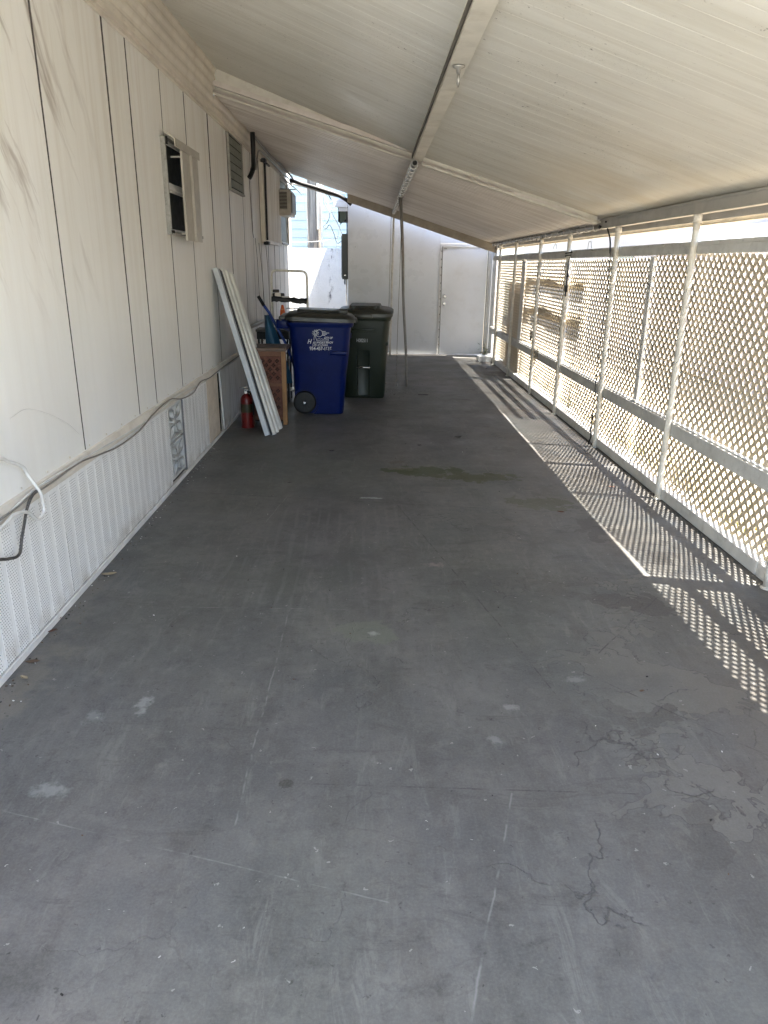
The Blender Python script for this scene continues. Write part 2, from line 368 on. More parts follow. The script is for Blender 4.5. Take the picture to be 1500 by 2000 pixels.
def mat_skirt():
    t = NT('perforated_white_vinyl', 0.5, 0.3)
    co = t.co(); X, Y, Z = t.sep(co)
    c = t.mix(t.ramp(t.noise(co, 2.0, 5, .6), .3, .7), (.80, .795, .77), (.86, .86, .84))
    c = t.mix(t.m_('MULTIPLY', t.ramp(t.noise(t.mp(co, (1, 6, .8)), 2, 5), .5, .75), t.sm(Y, 2.5, 8.5, .2, .75)), c, (.46, .44, .40))
    c = t.mix(t.m_('MULTIPLY', t.sm(Z, .02, .14, 1, 0), t.ramp(t.noise(co, 8, 4), .4, .65, 0, .6)), c, (.38, .33, .27))
    # rows of drilled holes inside each raised band
    ph = t.m_('FRACT', t.m_('DIVIDE', t.m_('SUBTRACT', Y, 2.806 - .0035), .115))
    band = t.m_('MULTIPLY', t.m_('GREATER_THAN', ph, .27), t.m_('LESS_THAN', ph, .93))
    hp = .0125
    row = t.m_('FLOOR', t.m_('DIVIDE', Z, hp)); odd = t.m_('MULTIPLY', t.m_('MODULO', row, 2.0), .5)
    fy = t.m_('SUBTRACT', t.m_('FRACT', t.m_('ADD', t.m_('DIVIDE', Y, .0144), odd)), .5)
    fz = t.m_('SUBTRACT', t.m_('FRACT', t.m_('DIVIDE', Z, hp)), .5)
    d = t.m_('SQRT', t.m_('ADD', t.m_('MULTIPLY', fy, fy), t.m_('MULTIPLY', fz, fz)))
    hole = t.m_('MULTIPLY', t.m_('MULTIPLY', t.m_('LESS_THAN', d, .20), band), t.m_('LESS_THAN', Z, .575))
    hole = t.m_('MULTIPLY', hole, t.m_('LESS_THAN', Y, 6.56))
    c = t.mix(t.m_('MULTIPLY', hole, .9), c, (.045, .04, .035))
    t.color(c); t.bump(t.m_('SUBTRACT', t.noise(co, 20, 3), hole), .1, .003)
    return t.m

def mat_roof(name, a, b, dirt, spots=True, amt=.5):
    t = NT(name, .45, .35)
    co = t.co(); X, Y, Z = t.sep(co)
    c = t.mix(t.ramp(t.noise(t.mp(co, (.6, 3, 1)), 1.2, 6, .65), .3, .7), a, b)
    c = t.mix(t.m_('MULTIPLY', t.ramp(t.noise(t.mp(co, (.5, 9, 1), (3, 1, 0)), 1.1, 6, .7), .45, .72), amt), c, dirt)
    if spots:
        v = t.noise(co, 34, 3, .7); g = t.noise(t.mp(co, (1, 1.6, 1), (7, 2, 0)), 1.5, 4)
        c = t.mix(t.m_('MULTIPLY', t.ramp(v, .665, .70), t.ramp(g, .45, .58, .2, .9)), c, (.13, .12, .10))
        v2 = t.noise(t.mp(co, (1, 3, 1)), 90, 2, .7)
        c = t.mix(t.m_('MULTIPLY', t.ramp(v2, .64, .68), t.ramp(g, .48, .6, .1, .7)), c, (.16, .145, .12))
        c = t.mix(t.m_('MULTIPLY', t.m_('MULTIPLY', t.sm(X, .6, 2.0), t.sm(Y, 3.2, 5.5)), t.ramp(t.noise(co, 1.7, 4), .35, .62, 0, .5)), c, (.56, .47, .32))
    t.color(c); t.rough(t.ramp(t.noise(co, 3, 4), .3, .7, .35, .6))
    t.bump(t.noise(t.mp(co, (.4, 2, 1)), 2.2, 4), .15, .01)
    return t.m

def mat_lattice():
    t = NT('yellowed_white_lattice_vinyl', .45, .35)
    co = t.co(); X, Y, Z = t.sep(co)
    c = t.mix(t.ramp(t.noise(co, 1.3, 5, .6), .3, .7), (.50, .43, .325), (.60, .53, .42))
    c = t.mix(t.m_('MULTIPLY', t.sm(Z, .1, .95, 1, .15), t.ramp(t.noise(co, 3.0, 6, .7), .45, .68, 0, .75)), c, (.44, .34, .16))
    c = t.mix(t.ramp(t.noise(co, 6, 5, .7), .62, .74, 0, .6), c, (.25, .23, .14))
    t.color(c)
    tr = t.n('BsdfTranslucent', {'Color': c}); mx = t.n('MixShader', {0: .05})
    t.t.links.new(t.b.outputs[0], mx.inputs[1]); t.t.links.new(tr.outputs[0], mx.inputs[2])
    t.t.links.new(mx.outputs[0], t.t.nodes['Material Output'].inputs[0])
    return t.m

M = {}
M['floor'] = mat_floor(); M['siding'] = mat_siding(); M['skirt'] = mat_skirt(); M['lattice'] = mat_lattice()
M['roof_near'] = mat_roof('aged_cream_roof_pan', (.62, .615, .56), (.69, .68, .63), (.43, .40, .33), True, .5)
M['roof_far'] = mat_roof('aged_ribbed_roof_pan', (.57, .53, .49), (.67, .63, .59), (.36, .30, .25), False, .7)
M['trim'] = simple('dirty_white_trim', (.68, .63, .55), .45, dirt=(.46, .37, .28), dirt_amt=.55, scale=2.5)
M['trim_white'] = simple('white_trim', (.74, .73, .70), .42, dirt=(.45, .40, .33), dirt_amt=.4, scale=4)
M['fascia'] = simple('beige_fascia', (.36, .32, .26), .5, dirt=(.25, .21, .17))
M['beam'] = simple('white_painted_beam', (.60, .58, .51), .5, dirt=(.36, .32, .25), dirt_amt=.6, scale=3.2)
M['sidebeam'] = simple('grey_white_side_beam', (.42, .40, .36), .5, dirt=(.28, .25, .21), scale=3)
M['rail'] = simple('painted_wood_rail', (.60, .595, .57), .6, dirt=(.32, .30, .26), dirt_amt=.6, scale=5, bump=.3)
M['post'] = simple('white_painted_pipe', (.68, .65, .58), .42, dirt=(.38, .30, .20), dirt_amt=.6, scale=9)
M['greypost'] = simple('grey_rusty_pipe', (.26, .245, .22), .5, metal=.2, dirt=(.16, .10, .07), dirt_amt=.7, scale=8)
M['galv'] = simple('galvanised_pipe', (.34, .33, .31), .42, metal=.6, dirt=(.18, .15, .12), scale=9)
M['winframe'] = simple('oxidised_aluminium_frame', (.30, .29, .26), .5, metal=.3, dirt=(.10, .085, .07), dirt_amt=.8, scale=14)
M['dark'] = simple('black_rubber', (.009, .009, .009), .5, bump=.1)
M['blackgap'] = simple('dark_void', (.012, .012, .011), .9, bump=0)  # near-black fill, put into gaps and openings as painted shade
M['wire_w'] = simple('white_cable_sheath', (.66, .65, .62), .45, dirt=(.4, .36, .3))
M['wire_b'] = simple('grimy_grey_cable', (.24, .22, .19), .55, dirt=(.05, .045, .04), scale=14)
M['metal'] = simple('dull_aluminium', (.42, .41, .38), .35, metal=.7, dirt=(.18, .16, .13), scale=12)
M['chrome'] = simple('bright_metal', (.62, .62, .60), .2, metal=1.0, bump=0)
M['shedwall'] = simple('white_painted_shed_panel', (.72, .735, .75), .30, spec=.5, var=.05, dirt=(.52, .50, .45), dirt_amt=.35, scale=1.1, bump=.05, bscale=8)
M['sheddoor'] = simple('white_painted_shed_door', (.76, .77, .775), .33, spec=.5, var=.05, dirt=(.55, .52, .46), dirt_amt=.3, scale=1.6, bump=.05, bscale=8)
M['glass'] = simple('dark_window_glass', (.020, .021, .016), .6, spec=.25, var=.3, bump=0)
M['glass_g'] = simple('grey_green_louvre_glass', (.17, .185, .15), .5, spec=.5, var=.2, bump=0)
M['embossed'] = simple('embossed_aluminium', (.46, .43, .37), .42, metal=.1, dirt=(.34, .31, .26), bump=.9, bscale=140)
M['bluebin'] = simple('dark_blue_plastic', (.0010, .0085, .078), .34, spec=.14, dirt=(.008, .018, .10), dirt_amt=.45, scale=7, bump=.1, bscale=200)
M['greenbin'] = simple('dark_green_plastic', (.018, .025, .016), .38, spec=.3, dirt=(.032, .036, .024), dirt_amt=.4, scale=4, bump=.1, bscale=200)
M['lid'] = simple('dark_grey_plastic_lid', (.030, .032, .027), .38, spec=.45, dirt=(.06, .058, .048), dirt_amt=.5, scale=5, bump=.1)
M['lid_g'] = simple('grey_olive_plastic_lid', (.045, .046, .035), .40, spec=.45, dirt=(.075, .07, .055), dirt_amt=.5, scale=5, bump=.1)
M['ink'] = simple('white_print', (.60, .62, .64), .6, var=.15, scale=60, dirt=(.25, .28, .35), bump=0)
M['wood'] = simple('reddish_wood', (.13, .055, .025), .5, dirt=(.09, .04, .022), scale=9, bump=.3)
M['woodlt'] = simple('light_oak_post', (.25, .13, .05), .5, dirt=(.2, .10, .045), scale=8, bump=.3)
M['woodtop'] = simple('grey_brown_tabletop', (.10, .065, .045), .45, scale=5)
M['terracotta'] = simple('red_terracotta_panel', (.10, .036, .022), .7, dirt=(.30, .17, .13), dirt_amt=.35, scale=10, bump=.3)
M['red'] = simple('red_enamel', (.13, .006, .005), .3, spec=.5, var=.1)
M['olive_label'] = simple('dark_olive_label', (.045, .040, .018), .5)
M['plank'] = simple('white_vinyl_plank', (.68, .68, .64), .4, dirt=(.46, .44, .38), dirt_amt=.4, scale=6)
M['plank_g'] = simple('blue_grey_vinyl_edge', (.50, .53, .56), .4, scale=3)
M['blue'] = simple('blue_painted_tool', (.012, .040, .20), .4, scale=5)
M['bluegreen'] = simple('teal_blue_tarp', (.02, .085, .16), .5, scale=4, dirt=(.05, .08, .09))
M['orange'] = simple('orange_plastic', (.75, .13, .015), .4, var=.08)
M['stucco'] = None
M['pole'] = None
M['box_grey'] = simple('grey_enclosure_paint', (.105, .12, .118), .45, var=.08)
M['tan'] = simple('tan_weathered_board', (.60, .50, .36), .65, dirt=(.48, .38, .24), scale=4, bump=.3)
M['slat'] = simple('cream_weathered_board', (.78, .72, .58), .65, dirt=(.62, .52, .36), scale=4, bump=.3)
M['conc'] = simple('pale_concrete_ground', (.34, .28, .19), .8, dirt=(.34, .30, .22), scale=2, bump=.4)
M['nb_wall'] = simple('pale_pinkish_house_wall', (.36, .335, .335), .6, var=.06, scale=.8, dirt=(.60, .56, .50), dirt_amt=.3)
M['awning'] = simple('green_white_mesh', (.25, .42, .36), .6)
M['cream'] = simple('cream_fascia_metal', (.64, .56, .42), .5, dirt=(.46, .36, .22))
M['block'] = simple('white_painted_block', (.62, .62, .60), .6, dirt=(.40, .38, .34), scale=6, bump=.4)
M['stone'] = simple('mossy_rubble', (.30, .27, .18), .85, dirt=(.03, .032, .02), dirt_amt=.95, scale=22, bump=.9, bscale=50)
M['leaf_g'] = simple('green_leaf', (.06, .10, .02), .55)
M['leaf_b'] = simple('dry_brown_leaf', (.10, .065, .04), .7, scale=30)
M['leaf_r'] = simple('dry_reddish_leaf', (.10, .045, .03), .7, scale=30)
M['strawy'] = simple('pale_straw_leaf', (.27, .22, .14), .7, scale=30)
M['soil'] = simple('sandy_soil', (.20, .18, .12), .9, dirt=(.08, .10, .03), dirt_amt=.7, scale=3, bump=.6, bscale=25)

def mat_stucco():
    t = NT('white_stucco', .8, .2); co = t.co()
    c = t.mix(t.ramp(t.noise(co, 2, 5), .3, .7), (.56, .58, .60), (.66, .68, .70))
    X, Y, Z = t.sep(co)
    cr = t.noise(t.mp(co, (1, 1, .35)), 9, 6, .75)
    ln = t.m_('SUBTRACT', 1.0, t.ramp(t.m_('ABSOLUTE', t.m_('ADD', t.m_('SUBTRACT', X, -.83), t.m_('MULTIPLY', t.m_('SUBTRACT', t.noise(co, 3, 3), .5), .3))), 0, .10))
    c = t.mix(t.m_('MULTIPLY', ln, t.ramp(cr, .50, .62)), c, (.10, .11, .13))
    t.color(c); t.bump(t.noise(co, 32, 6, .75), 1.0, .03); return t.m
M['stucco'] = mat_stucco()
def mat_pole():
    t = NT('weathered_pole_timber', .8, .2); co = t.co()
    c = t.mix(t.ramp(t.noise(t.mp(co, (14, 14, .8)), 1.0, 6, .7), .35, .68), (.07, .062, .055), (.26, .23, .19))
    t.color(c); t.bump(t.noise(t.mp(co, (20, 20, 1)), 1.0, 5), .8, .02); return t.m
M['pole'] = mat_pole()
def mat_lap():
    t = NT('pale_blue_lap_siding', .6, .3); co = t.co()
    c = t.mix(t.ramp(t.noise(co, 1.5, 4), .3, .7), (.30, .38, .40), (.35, .43, .45)); t.color(c); return t.m
M['lap'] = mat_lap()

# ================================================================== SETTING
XL, XR, YF = -1.50, 2.12, 13.80
bm = BM(); box(bm, -80, 80, -60, 90, -.5, -.06); o = struct('ground', bm, M['soil'])
bm = BM(); box(bm, -1.75, 2.27, .0, 14.2, -.055, 0.0); struct('floor', bm, M['floor'])
bm = BM(); box(bm, -2.2, 4.6, -14, -.004, -.055, -.012); struct('driveway', bm, simple('bounce_pale_driveway', (.60, .57, .51), .8, dirt=(.45, .42, .36), scale=2, bump=.3))  # unseen ground in front, coloured paler to bounce more light inside
bm = BM(); box(bm, 2.275, 5.1, -14, 24, -.055, -.02); struct('neighbour_path', bm, M['conc'])
bm = BM(); box(bm, -5, 2.27, 14.204, 24, -.055, -.02); struct('yard_slab', bm, M['conc'])

# ================================================================== MOBILE HOME (left)
home = thing('mobile_home', 'long white metal-sided mobile home whose wall runs down the left side of the carport', 'mobile home', (XL, 0, 0))
seams = [1.25, 2.46, 3.70, 4.64, 5.035, 5.76, 6.46, 7.335, 8.22, 9.06, 9.72, 10.4, 11.1, 11.8, 12.4, 13.0, 13.5]
def wallprof():
    pts = []; y = -0.6; edges = [-.6] + seams + [14.0]
    for a, b in zip(edges, edges[1:]):
        n = max(2, round((b - a) / .105)); st = (b - a) / n
        pts.append((a + .006, 0.0))
        for k in range(1, n):
            c = a + k * st
            h_ = .0003 if a < 4.6 else .0009; pts += [(c - .03, 0.0), (c - .010, h_), (c + .010, h_), (c + .03, 0.0)]
        pts.append((b - .006, .0))
        pts += [(b - .0055, -.012), (b + .0055, -.012)]
    return pts
P = wallprof(); bm = BM()
zs = [.62, 1.2, 1.8, 2.4, 2.93]
grid = []
for (y, d) in P:
    grid.append([bm.verts.new((d + .003 * (math.sin(y * 1.9 + z * 1.1) - 1) * (z - .62) / 2.3, y, z)) for z in zs])
for a, b in zip(grid, grid[1:]):
    for k in range(len(zs) - 1): bm.faces.new([a[k], b[k], b[k + 1], a[k + 1]])
# end wall and body depth so that the home is a real volume
box(bm, -3.4, -.03, -.6, 14.0, .3, 3.0)
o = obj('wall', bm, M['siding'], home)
SEAM = simple('dark_seam', (.07, .06, .055), .8, bump=0)
for s_ in seams:
    bm = BM(); box(bm, -.008, .0016, s_ - .0036, s_ + .0036, .66, 2.885); o = obj('panel_seam', bm, SEAM, home); o['label'] = 'dark vertical seam between siding sheets'
# eave band: ribbed strip above the wall
def eave(y0, y1, x0, z0, x1, z1, n):
    bm = BM(); prof = []
    for k in range(n * 4 + 1):
        f = k / (n * 4); rip = (.010 if (k % 4) in (1, 2) else 0.0)
        prof.append((x0 + (x1 - x0) * f + rip, z0 + (z1 - z0) * f))
    A = [bm.verts.new((x, y0, z)) for x, z in prof]; B = [bm.verts.new((x, y1, z)) for x, z in prof]
    for k in range(len(prof) - 1): bm.faces.new([A[k], B[k], B[k + 1], A[k + 1]])
    return bm
bm = eave(-.6, 7.52, .012, 2.925, .065, 3.31, 5)
box(bm, 0.002, .035, -.6, 14.0, 2.895, 2.922); box(bm, .002, .022, -.6, 14.0, 2.87, 2.893)
y = .2
while y < 7.4:
    lathe(bm, [(.006, 0), (.005, .004)], (.036, y, 2.94 + random.uniform(-.003, .003)), 8, axis='X'); lathe(bm, [(.0045, 0), (.004, .004)], (.085, y + .1, 3.27), 8, axis='X'); y += .19
obj('eave_trim', bm, M['trim'], home)
bm = eave(7.52, 14.0, .012, 2.925, .03, 3.10, 2); obj('eave_trim', bm, M['trim'], home)
bm = BM()   # bottom trim of the wall
prism(bm, [(.0, .655), (.014, .652), (.03, .615), (.03, .600), (.0, .600)], -.6, 14.0, 'Y')
y = 0.1
while y < 13.8:
    lathe(bm, [(.006, 0), (.0045, .004)], (.006, y, .675), 8, axis='X'); y += .26
obj('base_trim', bm, M['trim'], home)
bm = BM(); box(bm, .0, .044, -.6, 14.0, .0, .010); box(bm, .036, .044, -.6, 14.0, .010, .028); obj('bottom_track', bm, M['trim_white'], home)
def skirtpanel(y0, y1, tilt=0):
    bm = BM(); prof = []
    y = y0; k0 = math.floor((y0 - 2.806) / .115)
    prof.append((y0, .018)); k = k0
    while True:
        c = 2.806 + k * .115
        for yy, d in [(c - .006, .018), (c, .0170), (c + .022, .0170), (c + .028, .018)]:
            if y0 < yy < y1: prof.append((yy, d))
        k += 1
        if c > y1: break
    prof.append((y1, .018))
    A = [bm.verts.new((d + tilt * 0, y, .012)) for y, d in prof]; B = [bm.verts.new((d, y, .602)) for y, d in prof]
    for i in range(len(prof) - 1): bm.faces.new([A[i], A[i + 1], B[i + 1], B[i]])
    return bm
for a, b in [(-.6, 1.35), (1.353, 3.30), (3.303, 5.20)]: obj('skirt_panel', skirtpanel(a, b), M['skirt'], home)
obj('skirt_panel', skirtpanel(5.63, 6.50), M['skirt'], home); obj('skirt_panel', skirtpanel(7.06, 9.0), M['skirt'], home); obj('skirt_panel', skirtpanel(9.003, 11.4), M['skirt'], home); obj('skirt_panel', skirtpanel(11.403, 14.0), M['skirt'], home)
# beige replacement panel
bm = BM(); prof = []
for k in range(9):
    y = 6.505 + k * .052; prof += [(y, .012), (y + .02, .012), (y + .026, .022), (y + .046, .022)]
A = [bm.verts.new((d, y, .012)) for y, d in prof]; B = [bm.verts.new((d, y, .60)) for y, d in prof]
for i in range(len(prof) - 1): bm.faces.new([A[i], A[i + 1], B[i + 1], B[i]])
o = obj('skirt_panel', bm, simple('beige_vinyl', (.50, .42, .33), .5, dirt=(.36, .29, .22), scale=6), home); o['label'] = 'beige vinyl skirting panel among white ones'
bm = BM(); prism(bm, [(6.99, .60), (7.03, .60), (7.13, .012), (7.09, .012)], .03, .042, 'X'); box(bm, .0, .014, 6.985, 7.06, .014, .60, 1)
o = obj('corner_strip', bm, [M['trim_white'], M['blackgap']], home); o['label'] = 'loose tilted white strip over a dark gap'
# breeze block vent
bm = BM(); box(bm, -.12, -.10, 5.20, 5.63, .03, .60)
o = obj('vent_recess', bm, simple('recess_grey', (.17, .17, .185), .8), home)
bm = BM()
for z0 in (.04, .325):
    z1 = z0 + .265; y0, y1 = 5.225, 5.60; cy_, cz = (y0 + y1) / 2, (z0 + z1) / 2
    box(bm, -.09, .016, y0, y0 + .018, z0, z1, bev=.003); box(bm, -.09, .016, y1 - .018, y1, z0, z1, bev=.003)
    box(bm, -.09, .015, y0 + .018, y1 - .018, z0, z0 + .014); box(bm, -.09, .015, y0 + .018, y1 - .018, z1 - .014, z1)
    for s1, s2 in ((1, 1), (1, -1), (-1, 1), (-1, -1)):
        for k in range(2):
            ex, ez = cy_ + s1 * .17, cz + s2 * .118
            pts = [Vector((-.03, cy_ + s1 * .02, cz + s2 * .02)), Vector((-.03, cy_ + s1 * (.05 + .09 * k), cz + s2 * (.085 - .05 * k))), Vector((-.03, ex, ez))]
            pl = spline(pts, 6)
            for a_, b_ in zip(pl, pl[1:]):
                d = b_ - a_; ang = math.atan2(d.z, d.y); L = d.length
                m = Matrix.Translation((a_ + b_) / 2) @ Matrix.Rotation(ang, 4, 'X')
                box(bm, -.05, .043, -L / 2 - .004, L / 2 + .004, -.009, .009, mtx=m)
    lathe(bm, [(.032, -.05), (.032, .013)], (0, cy_, cz), 16, axis='X')
obj('breeze_block', bm, M['block'], home)
bm = BM(); box(bm, .0, .02, 5.195, 5.635, .603, .612); box(bm, .0, .022, 5.603, 5.63, .016, .60); obj('vent_frame', bm, simple('dark_metal_edge', (.16, .16, .17), .5), home)

# --- small window with storm shutter
def window(parent, y0, y1, z0, z1, name='window', mid=True, gl='glass', dep=.03):
    bm = BM(); t = .022
    box(bm, -.02, dep, y0, y0 + t, z0, z1, bev=.003); box(bm, -.02, dep, y1 - t, y1, z0, z1, bev=.003)
    box(bm, -.02, dep - .002, y0 + t, y1 - t, z1 - t, z1); box(bm, -.02, dep + .012, y0 + t, y1 - t, z0, z0 + t)
    w_ = obj(name, bm, M['winframe'], parent)
    bm = BM(); box(bm, -.02, .005, y0 + t, y1 - t, z0 + t, z1 - t); obj('pane', bm, M[gl], w_)
    if mid:
        bm = BM(); zm = (z0 + z1) / 2
        box(bm, .004, dep - .006, y0 + t, y1 - t, zm - .014, zm + .014)
        for z_a, z_b in ((z0 + t, zm - .014), (zm + .014, z1 - t)):
            box(bm, .004, .018, y0 + t, y0 + t + .02, z_a, z_b); box(bm, .004, .018, y1 - t - .02, y1 - t, z_a, z_b)
            box(bm, .004, .016, y0 + t + .02, y1 - t - .02, z_b - .018, z_b); box(bm, .004, .016, y0 + t + .02, y1 - t - .02, z_a, z_a + .018)
        obj('sash', bm, M['trim_white'], w_)
    return w_
w1 = window(home, 5.66, 6.66, 1.79, 2.44, 'window', True, 'glass', .035)
bm = BM(); prism(bm, [(.03, 2.475), (.105, 2.430), (.105, 2.375), (.098, 2.375), (.098, 2.425), (.03, 2.462)], 5.66, 6.42, 'Y')
obj('window_hood', bm, M['embossed'], w1)
bm = BM()   # embossed shutter hanging off the wall
prism(bm, [(5.86, .085), (5.87, .098), (6.10, .098), (6.12, .112), (6.15, .098), (6.37, .098), (6.375, .085)], 1.755, 2.375, 'Z')
for v in bm.verts: v.co = Vector((v.co.y, v.co.x, v.co.z))
for ya in (5.9, 6.3): box(bm, .0, .084, ya, ya + .012, 1.80, 1.812); box(bm, .0, .084, ya, ya + .012, 2.33, 2.342)
o = obj('storm_shutter', bm, M['embossed'], w1)
bm = BM(); box(bm, .036, .046, 5.665, 5.69, 2.39, 2.44); obj('hinge', bm, M['blackgap'], w1)
bm = BM(); box(bm, .036, .05, 5.64, 5.69, 1.80, 1.82, bev=.003); obj('hinge', bm, M['blackgap'], w1)
# --- jalousie window
w2 = window(home, 8.24, 9.06, 2.32, 2.885, 'louvre_window', False, 'blackgap', .022)
bm = BM()
for k in range(6):
    z = 2.36 + k * .082; m = Matrix.Translation((.012, 0, z + .04)) @ Matrix.Rotation(R(-8), 4, 'Y')
    box(bm, -.003, .003, 8.265, 9.035, -.0385, .0385, mtx=m)
obj('glass_slat', bm, M['glass_g'], w2)['label'] = 'grey green glass louvres'
# --- wide window with ribbed panel, and the air conditioner's window
bm = BM()
for a, b in ((10.48, 10.52), (12.28, 12.34)): box(bm, -.01, .05, a, b, 1.88, 2.93, bev=.003)
box(bm, -.01, .048, 10.52, 12.28, 2.90, 2.93); box(bm, -.01, .06, 10.52, 12.28, 1.86, 1.90)
w3 = obj('window', bm, M['trim'], home)
bm = BM(); box(bm, .002, .012, 10.52, 10.80, 1.90, 2.90); obj('pane', bm, M['blackgap'], w3)  # dark sheet painted in for the shaded gap beside the panel
bm = BM(); prof = [(10.80, .045)]
y = 10.80
while y < 12.2: prof += [(y + .03, .045), (y + .045, .057), (y + .075, .057), (y + .09, .045)]; y += .09
A = [bm.verts.new((d, y, 1.885)) for y, d in prof]; B = [bm.verts.new((d, y, 2.90)) for y, d in prof]
for i in range(len(prof) - 1): bm.faces.new([A[i], A[i + 1], B[i + 1], B[i]])
box(bm, .002, .044, 10.80, 12.26, 1.89, 2.895)
obj('ribbed_panel', bm, M['siding'], w3)
bm = BM(); box(bm, .05, .075, 10.56, 10.60, 1.90, 2.86, bev=.004); box(bm, .02, .09, 10.50, 10.66, 1.84, 1.885, bev=.01); box(bm, .02, .09, 10.46, 10.60, 2.86, 2.91, bev=.01); box(bm, .05, .08, 10.70, 11.0, 2.865, 2.885, bev=.004)
obj('awning_arm', bm, M['dark'], w3)
w4 = window(home, 12.42, 13.55, 1.90, 2.94, 'window', True, 'glass_g', .04)
bm = BM(); prism(bm, [(.04, 2.93), (.30, 2.72), (.30, 2.705), (.04, 2.915)], 12.45, 13.4, 'Y'); tube(bm, [(.04, 12.45, 2.72), (.28, 12.45, 2.71)], .008, 6)
obj('window_awning', bm, M['metal'], w4)
bm = BM(); prism(bm, [(.0, .62), (.03, .62), (.03, 2.93), (.0, 2.93)], 13.95, 14.012, 'Y'); obj('corner_trim', bm, M['trim_white'], home)

# AC unit (lifts out of its window: a thing of its own)
ac = thing('air_conditioner', 'beige window air conditioner sticking out of the white siding near its far end', 'air conditioner', (XL + .045, 12.1, 2.31))
bm = BM(); box(bm, 0, .19, 0, .62, 0, .37, bev=.012); obj('casing', bm, simple('beige_appliance_paint', (.50, .46, .39), .45, dirt=(.33, .29, .23), scale=8), ac)
bm = BM(); box(bm, .02, .135, -.004, .0, .09, .335); obj('vent_opening', bm, M['blackgap'], ac)
bm = BM()
for k in range(12): box(bm, .02, .135, -.009, -.0045, .095 + k * .020, .103 + k * .020)
obj('louvre', bm, simple('beige_louvre', (.42, .385, .33), .5), ac)
bm = BM(); box(bm, .191, .215, .03, .59, .04, .33, bev=.005); obj('coil_grille', bm, simple('grey_fin_coil', (.22, .22, .19), .5, metal=.3, bump=.9, bscale=200), ac)

# cables on the home's wall
def cable(name, pts, r, m, label, cat='cable', seg=8, parent=None, group=None, n=6):
    bm = BM(); tube(bm, spline(pts, n), r, seg)
    return tag(obj(name, bm, m), label, cat, group)
A_ = XL + .038
low = [(2.0, .632), (2.711, .628), (2.986, .637), (3.194, .634), (3.499, .64), (3.775, .612), (4.094, .583), (4.483, .588), (4.81, .631), (5.23, .652), (5.54, .602), (5.917, .582), (6.211, .63), (6.6, .61), (7.088, .622), (8.244, .626), (10.0, .61), (13.8, .62)]
cable('cable', [(A_, y, z) for y, z in low], .0048, M['wire_b'], 'thin grimy cable sagging along the top of the white skirting')
cable('cable', [(A_ - .004 , y, z) for y, z in [(1.8, .60), (2.6, .612), (3.0, .650), (3.5, .645), (4.2, .622), (4.9, .612), (5.3, .640), (5.8, .635), (6.3, .606), (7.2, .612), (8.3, .606), (11, .622)]], .0045, M['wire_w'], 'thin white cable pinned along the wall edge behind the grimy one')
cable('cable', [(XL + .03, y, z) for y, z in [(2.3, .87), (2.743, .855), (2.846, .822), (2.926, .788), (2.967, .759), (2.983, .73)]] + [(XL + .062, y, z) for y, z in [(3.003, .647), (3.018, .592), (3.012, .55), (2.954, .535), (2.911, .565), (2.885, .589), (2.836, .61), (2.752, .625), (2.663, .611), (2.2, .56)]], .0075, M['wire_w'], 'looped white cable hanging over the skirting at the left edge', seg=8)
cable('cable', [(XL + .052, y, z) for y, z in [(3.019, .655), (2.948, .643), (2.891, .607), (2.85, .557), (2.807, .501), (2.78, .456), (2.741, .448), (2.672, .468), (2.55, .50), (2.2, .5)]], .0065, simple('worn_black_cable', (.06, .055, .05), .6, var=.6, scale=70, dirt=(.35, .33, .3), dirt_amt=.6), 'worn black cable bent down across the skirting at the left edge')
cable('scratch_wire', [(XL + .012, y, z) for y, z in [(2.95, .98), (3.1, .99), (3.3, .93), (3.5, .84), (3.62, .76)]], .0012, M['wire_w'], 'hair-thin pale wire curling on the siding above the looped cable', 'wire', 5)
cable('hose', [(XL + .10, 9.36, 3.04), (XL + .10, 9.36, 2.88), (XL + .09, 9.40, 2.76), (XL + .07, 9.50, 2.68), (XL + .05, 9.44, 2.60), (XL + .03, 9.42, 2.56)], .028, M['dark'], 'thick black conduit dropping from the roof edge beside the louvre window', 'conduit', 12)
cable('cable', [(XL + .09, 9.38, 3.03), (XL + .10, 10.2, 3.0), (XL + .11, 11.0, 2.985), (XL + .11, 12.0, 3.01), (XL + .12, 13.0, 3.0), (XL + .14, 13.8, 2.98), (XL + .2, 13.95, 2.9)], .016, M['wire_b'], 'dark cable running under the roof edge from the black conduit')
cable('cable', [(XL + .05, 9.84, 2.70), (XL + .06, 9.9, 2.82), (XL + .06, 10.05, 2.93), (XL + .06, 10.42, 2.965), (XL + .06, 12.13, 2.975), (XL + .07, 13.8, 2.955), (XL + .08, 13.96, 2.90)], .011, M['galv'], 'light grey conduit above the ribbed window panel')
cable('cable', [(XL + .02, 9.48, 2.58), (XL + .02, 9.52, 2.3), (XL + .02, 9.56, 2.0), (XL + .02, 9.62, 1.9)], .005, M['wire_b'], 'thin rusty wire running down the siding below the black conduit')
cable('pipe', [(XL + .02, 8.75, .88), (XL + .08, 8.80, .888), (XL + .08, 9.6, .88), (XL + .08, 10.1, .876)], .024, M['greypost'], 'short dark pipe lying along the wall behind the leaning planks', 'pipe', 12)
for (y0, z0, y1, z1, dy) in [(10.05, 1.85, 10.35, 1.0, .1), (10.7, 1.85, 10.9, .9, .06), (9.75, 1.9, 9.9, 1.2, .04)]:
    cable('cable', [(XL + .02, y0, z0), (XL + .03, y0 + dy, (z0 + z1) / 2 + .1), (XL + .02, y1, z1)], .004, M['wire_b'], 'thin dark wire hanging down the far siding, %s' % {10.05: 'just left of the ribbed panel', 10.7: 'below the ribbed panel', 9.75: 'nearest the louvre window'}[y0])

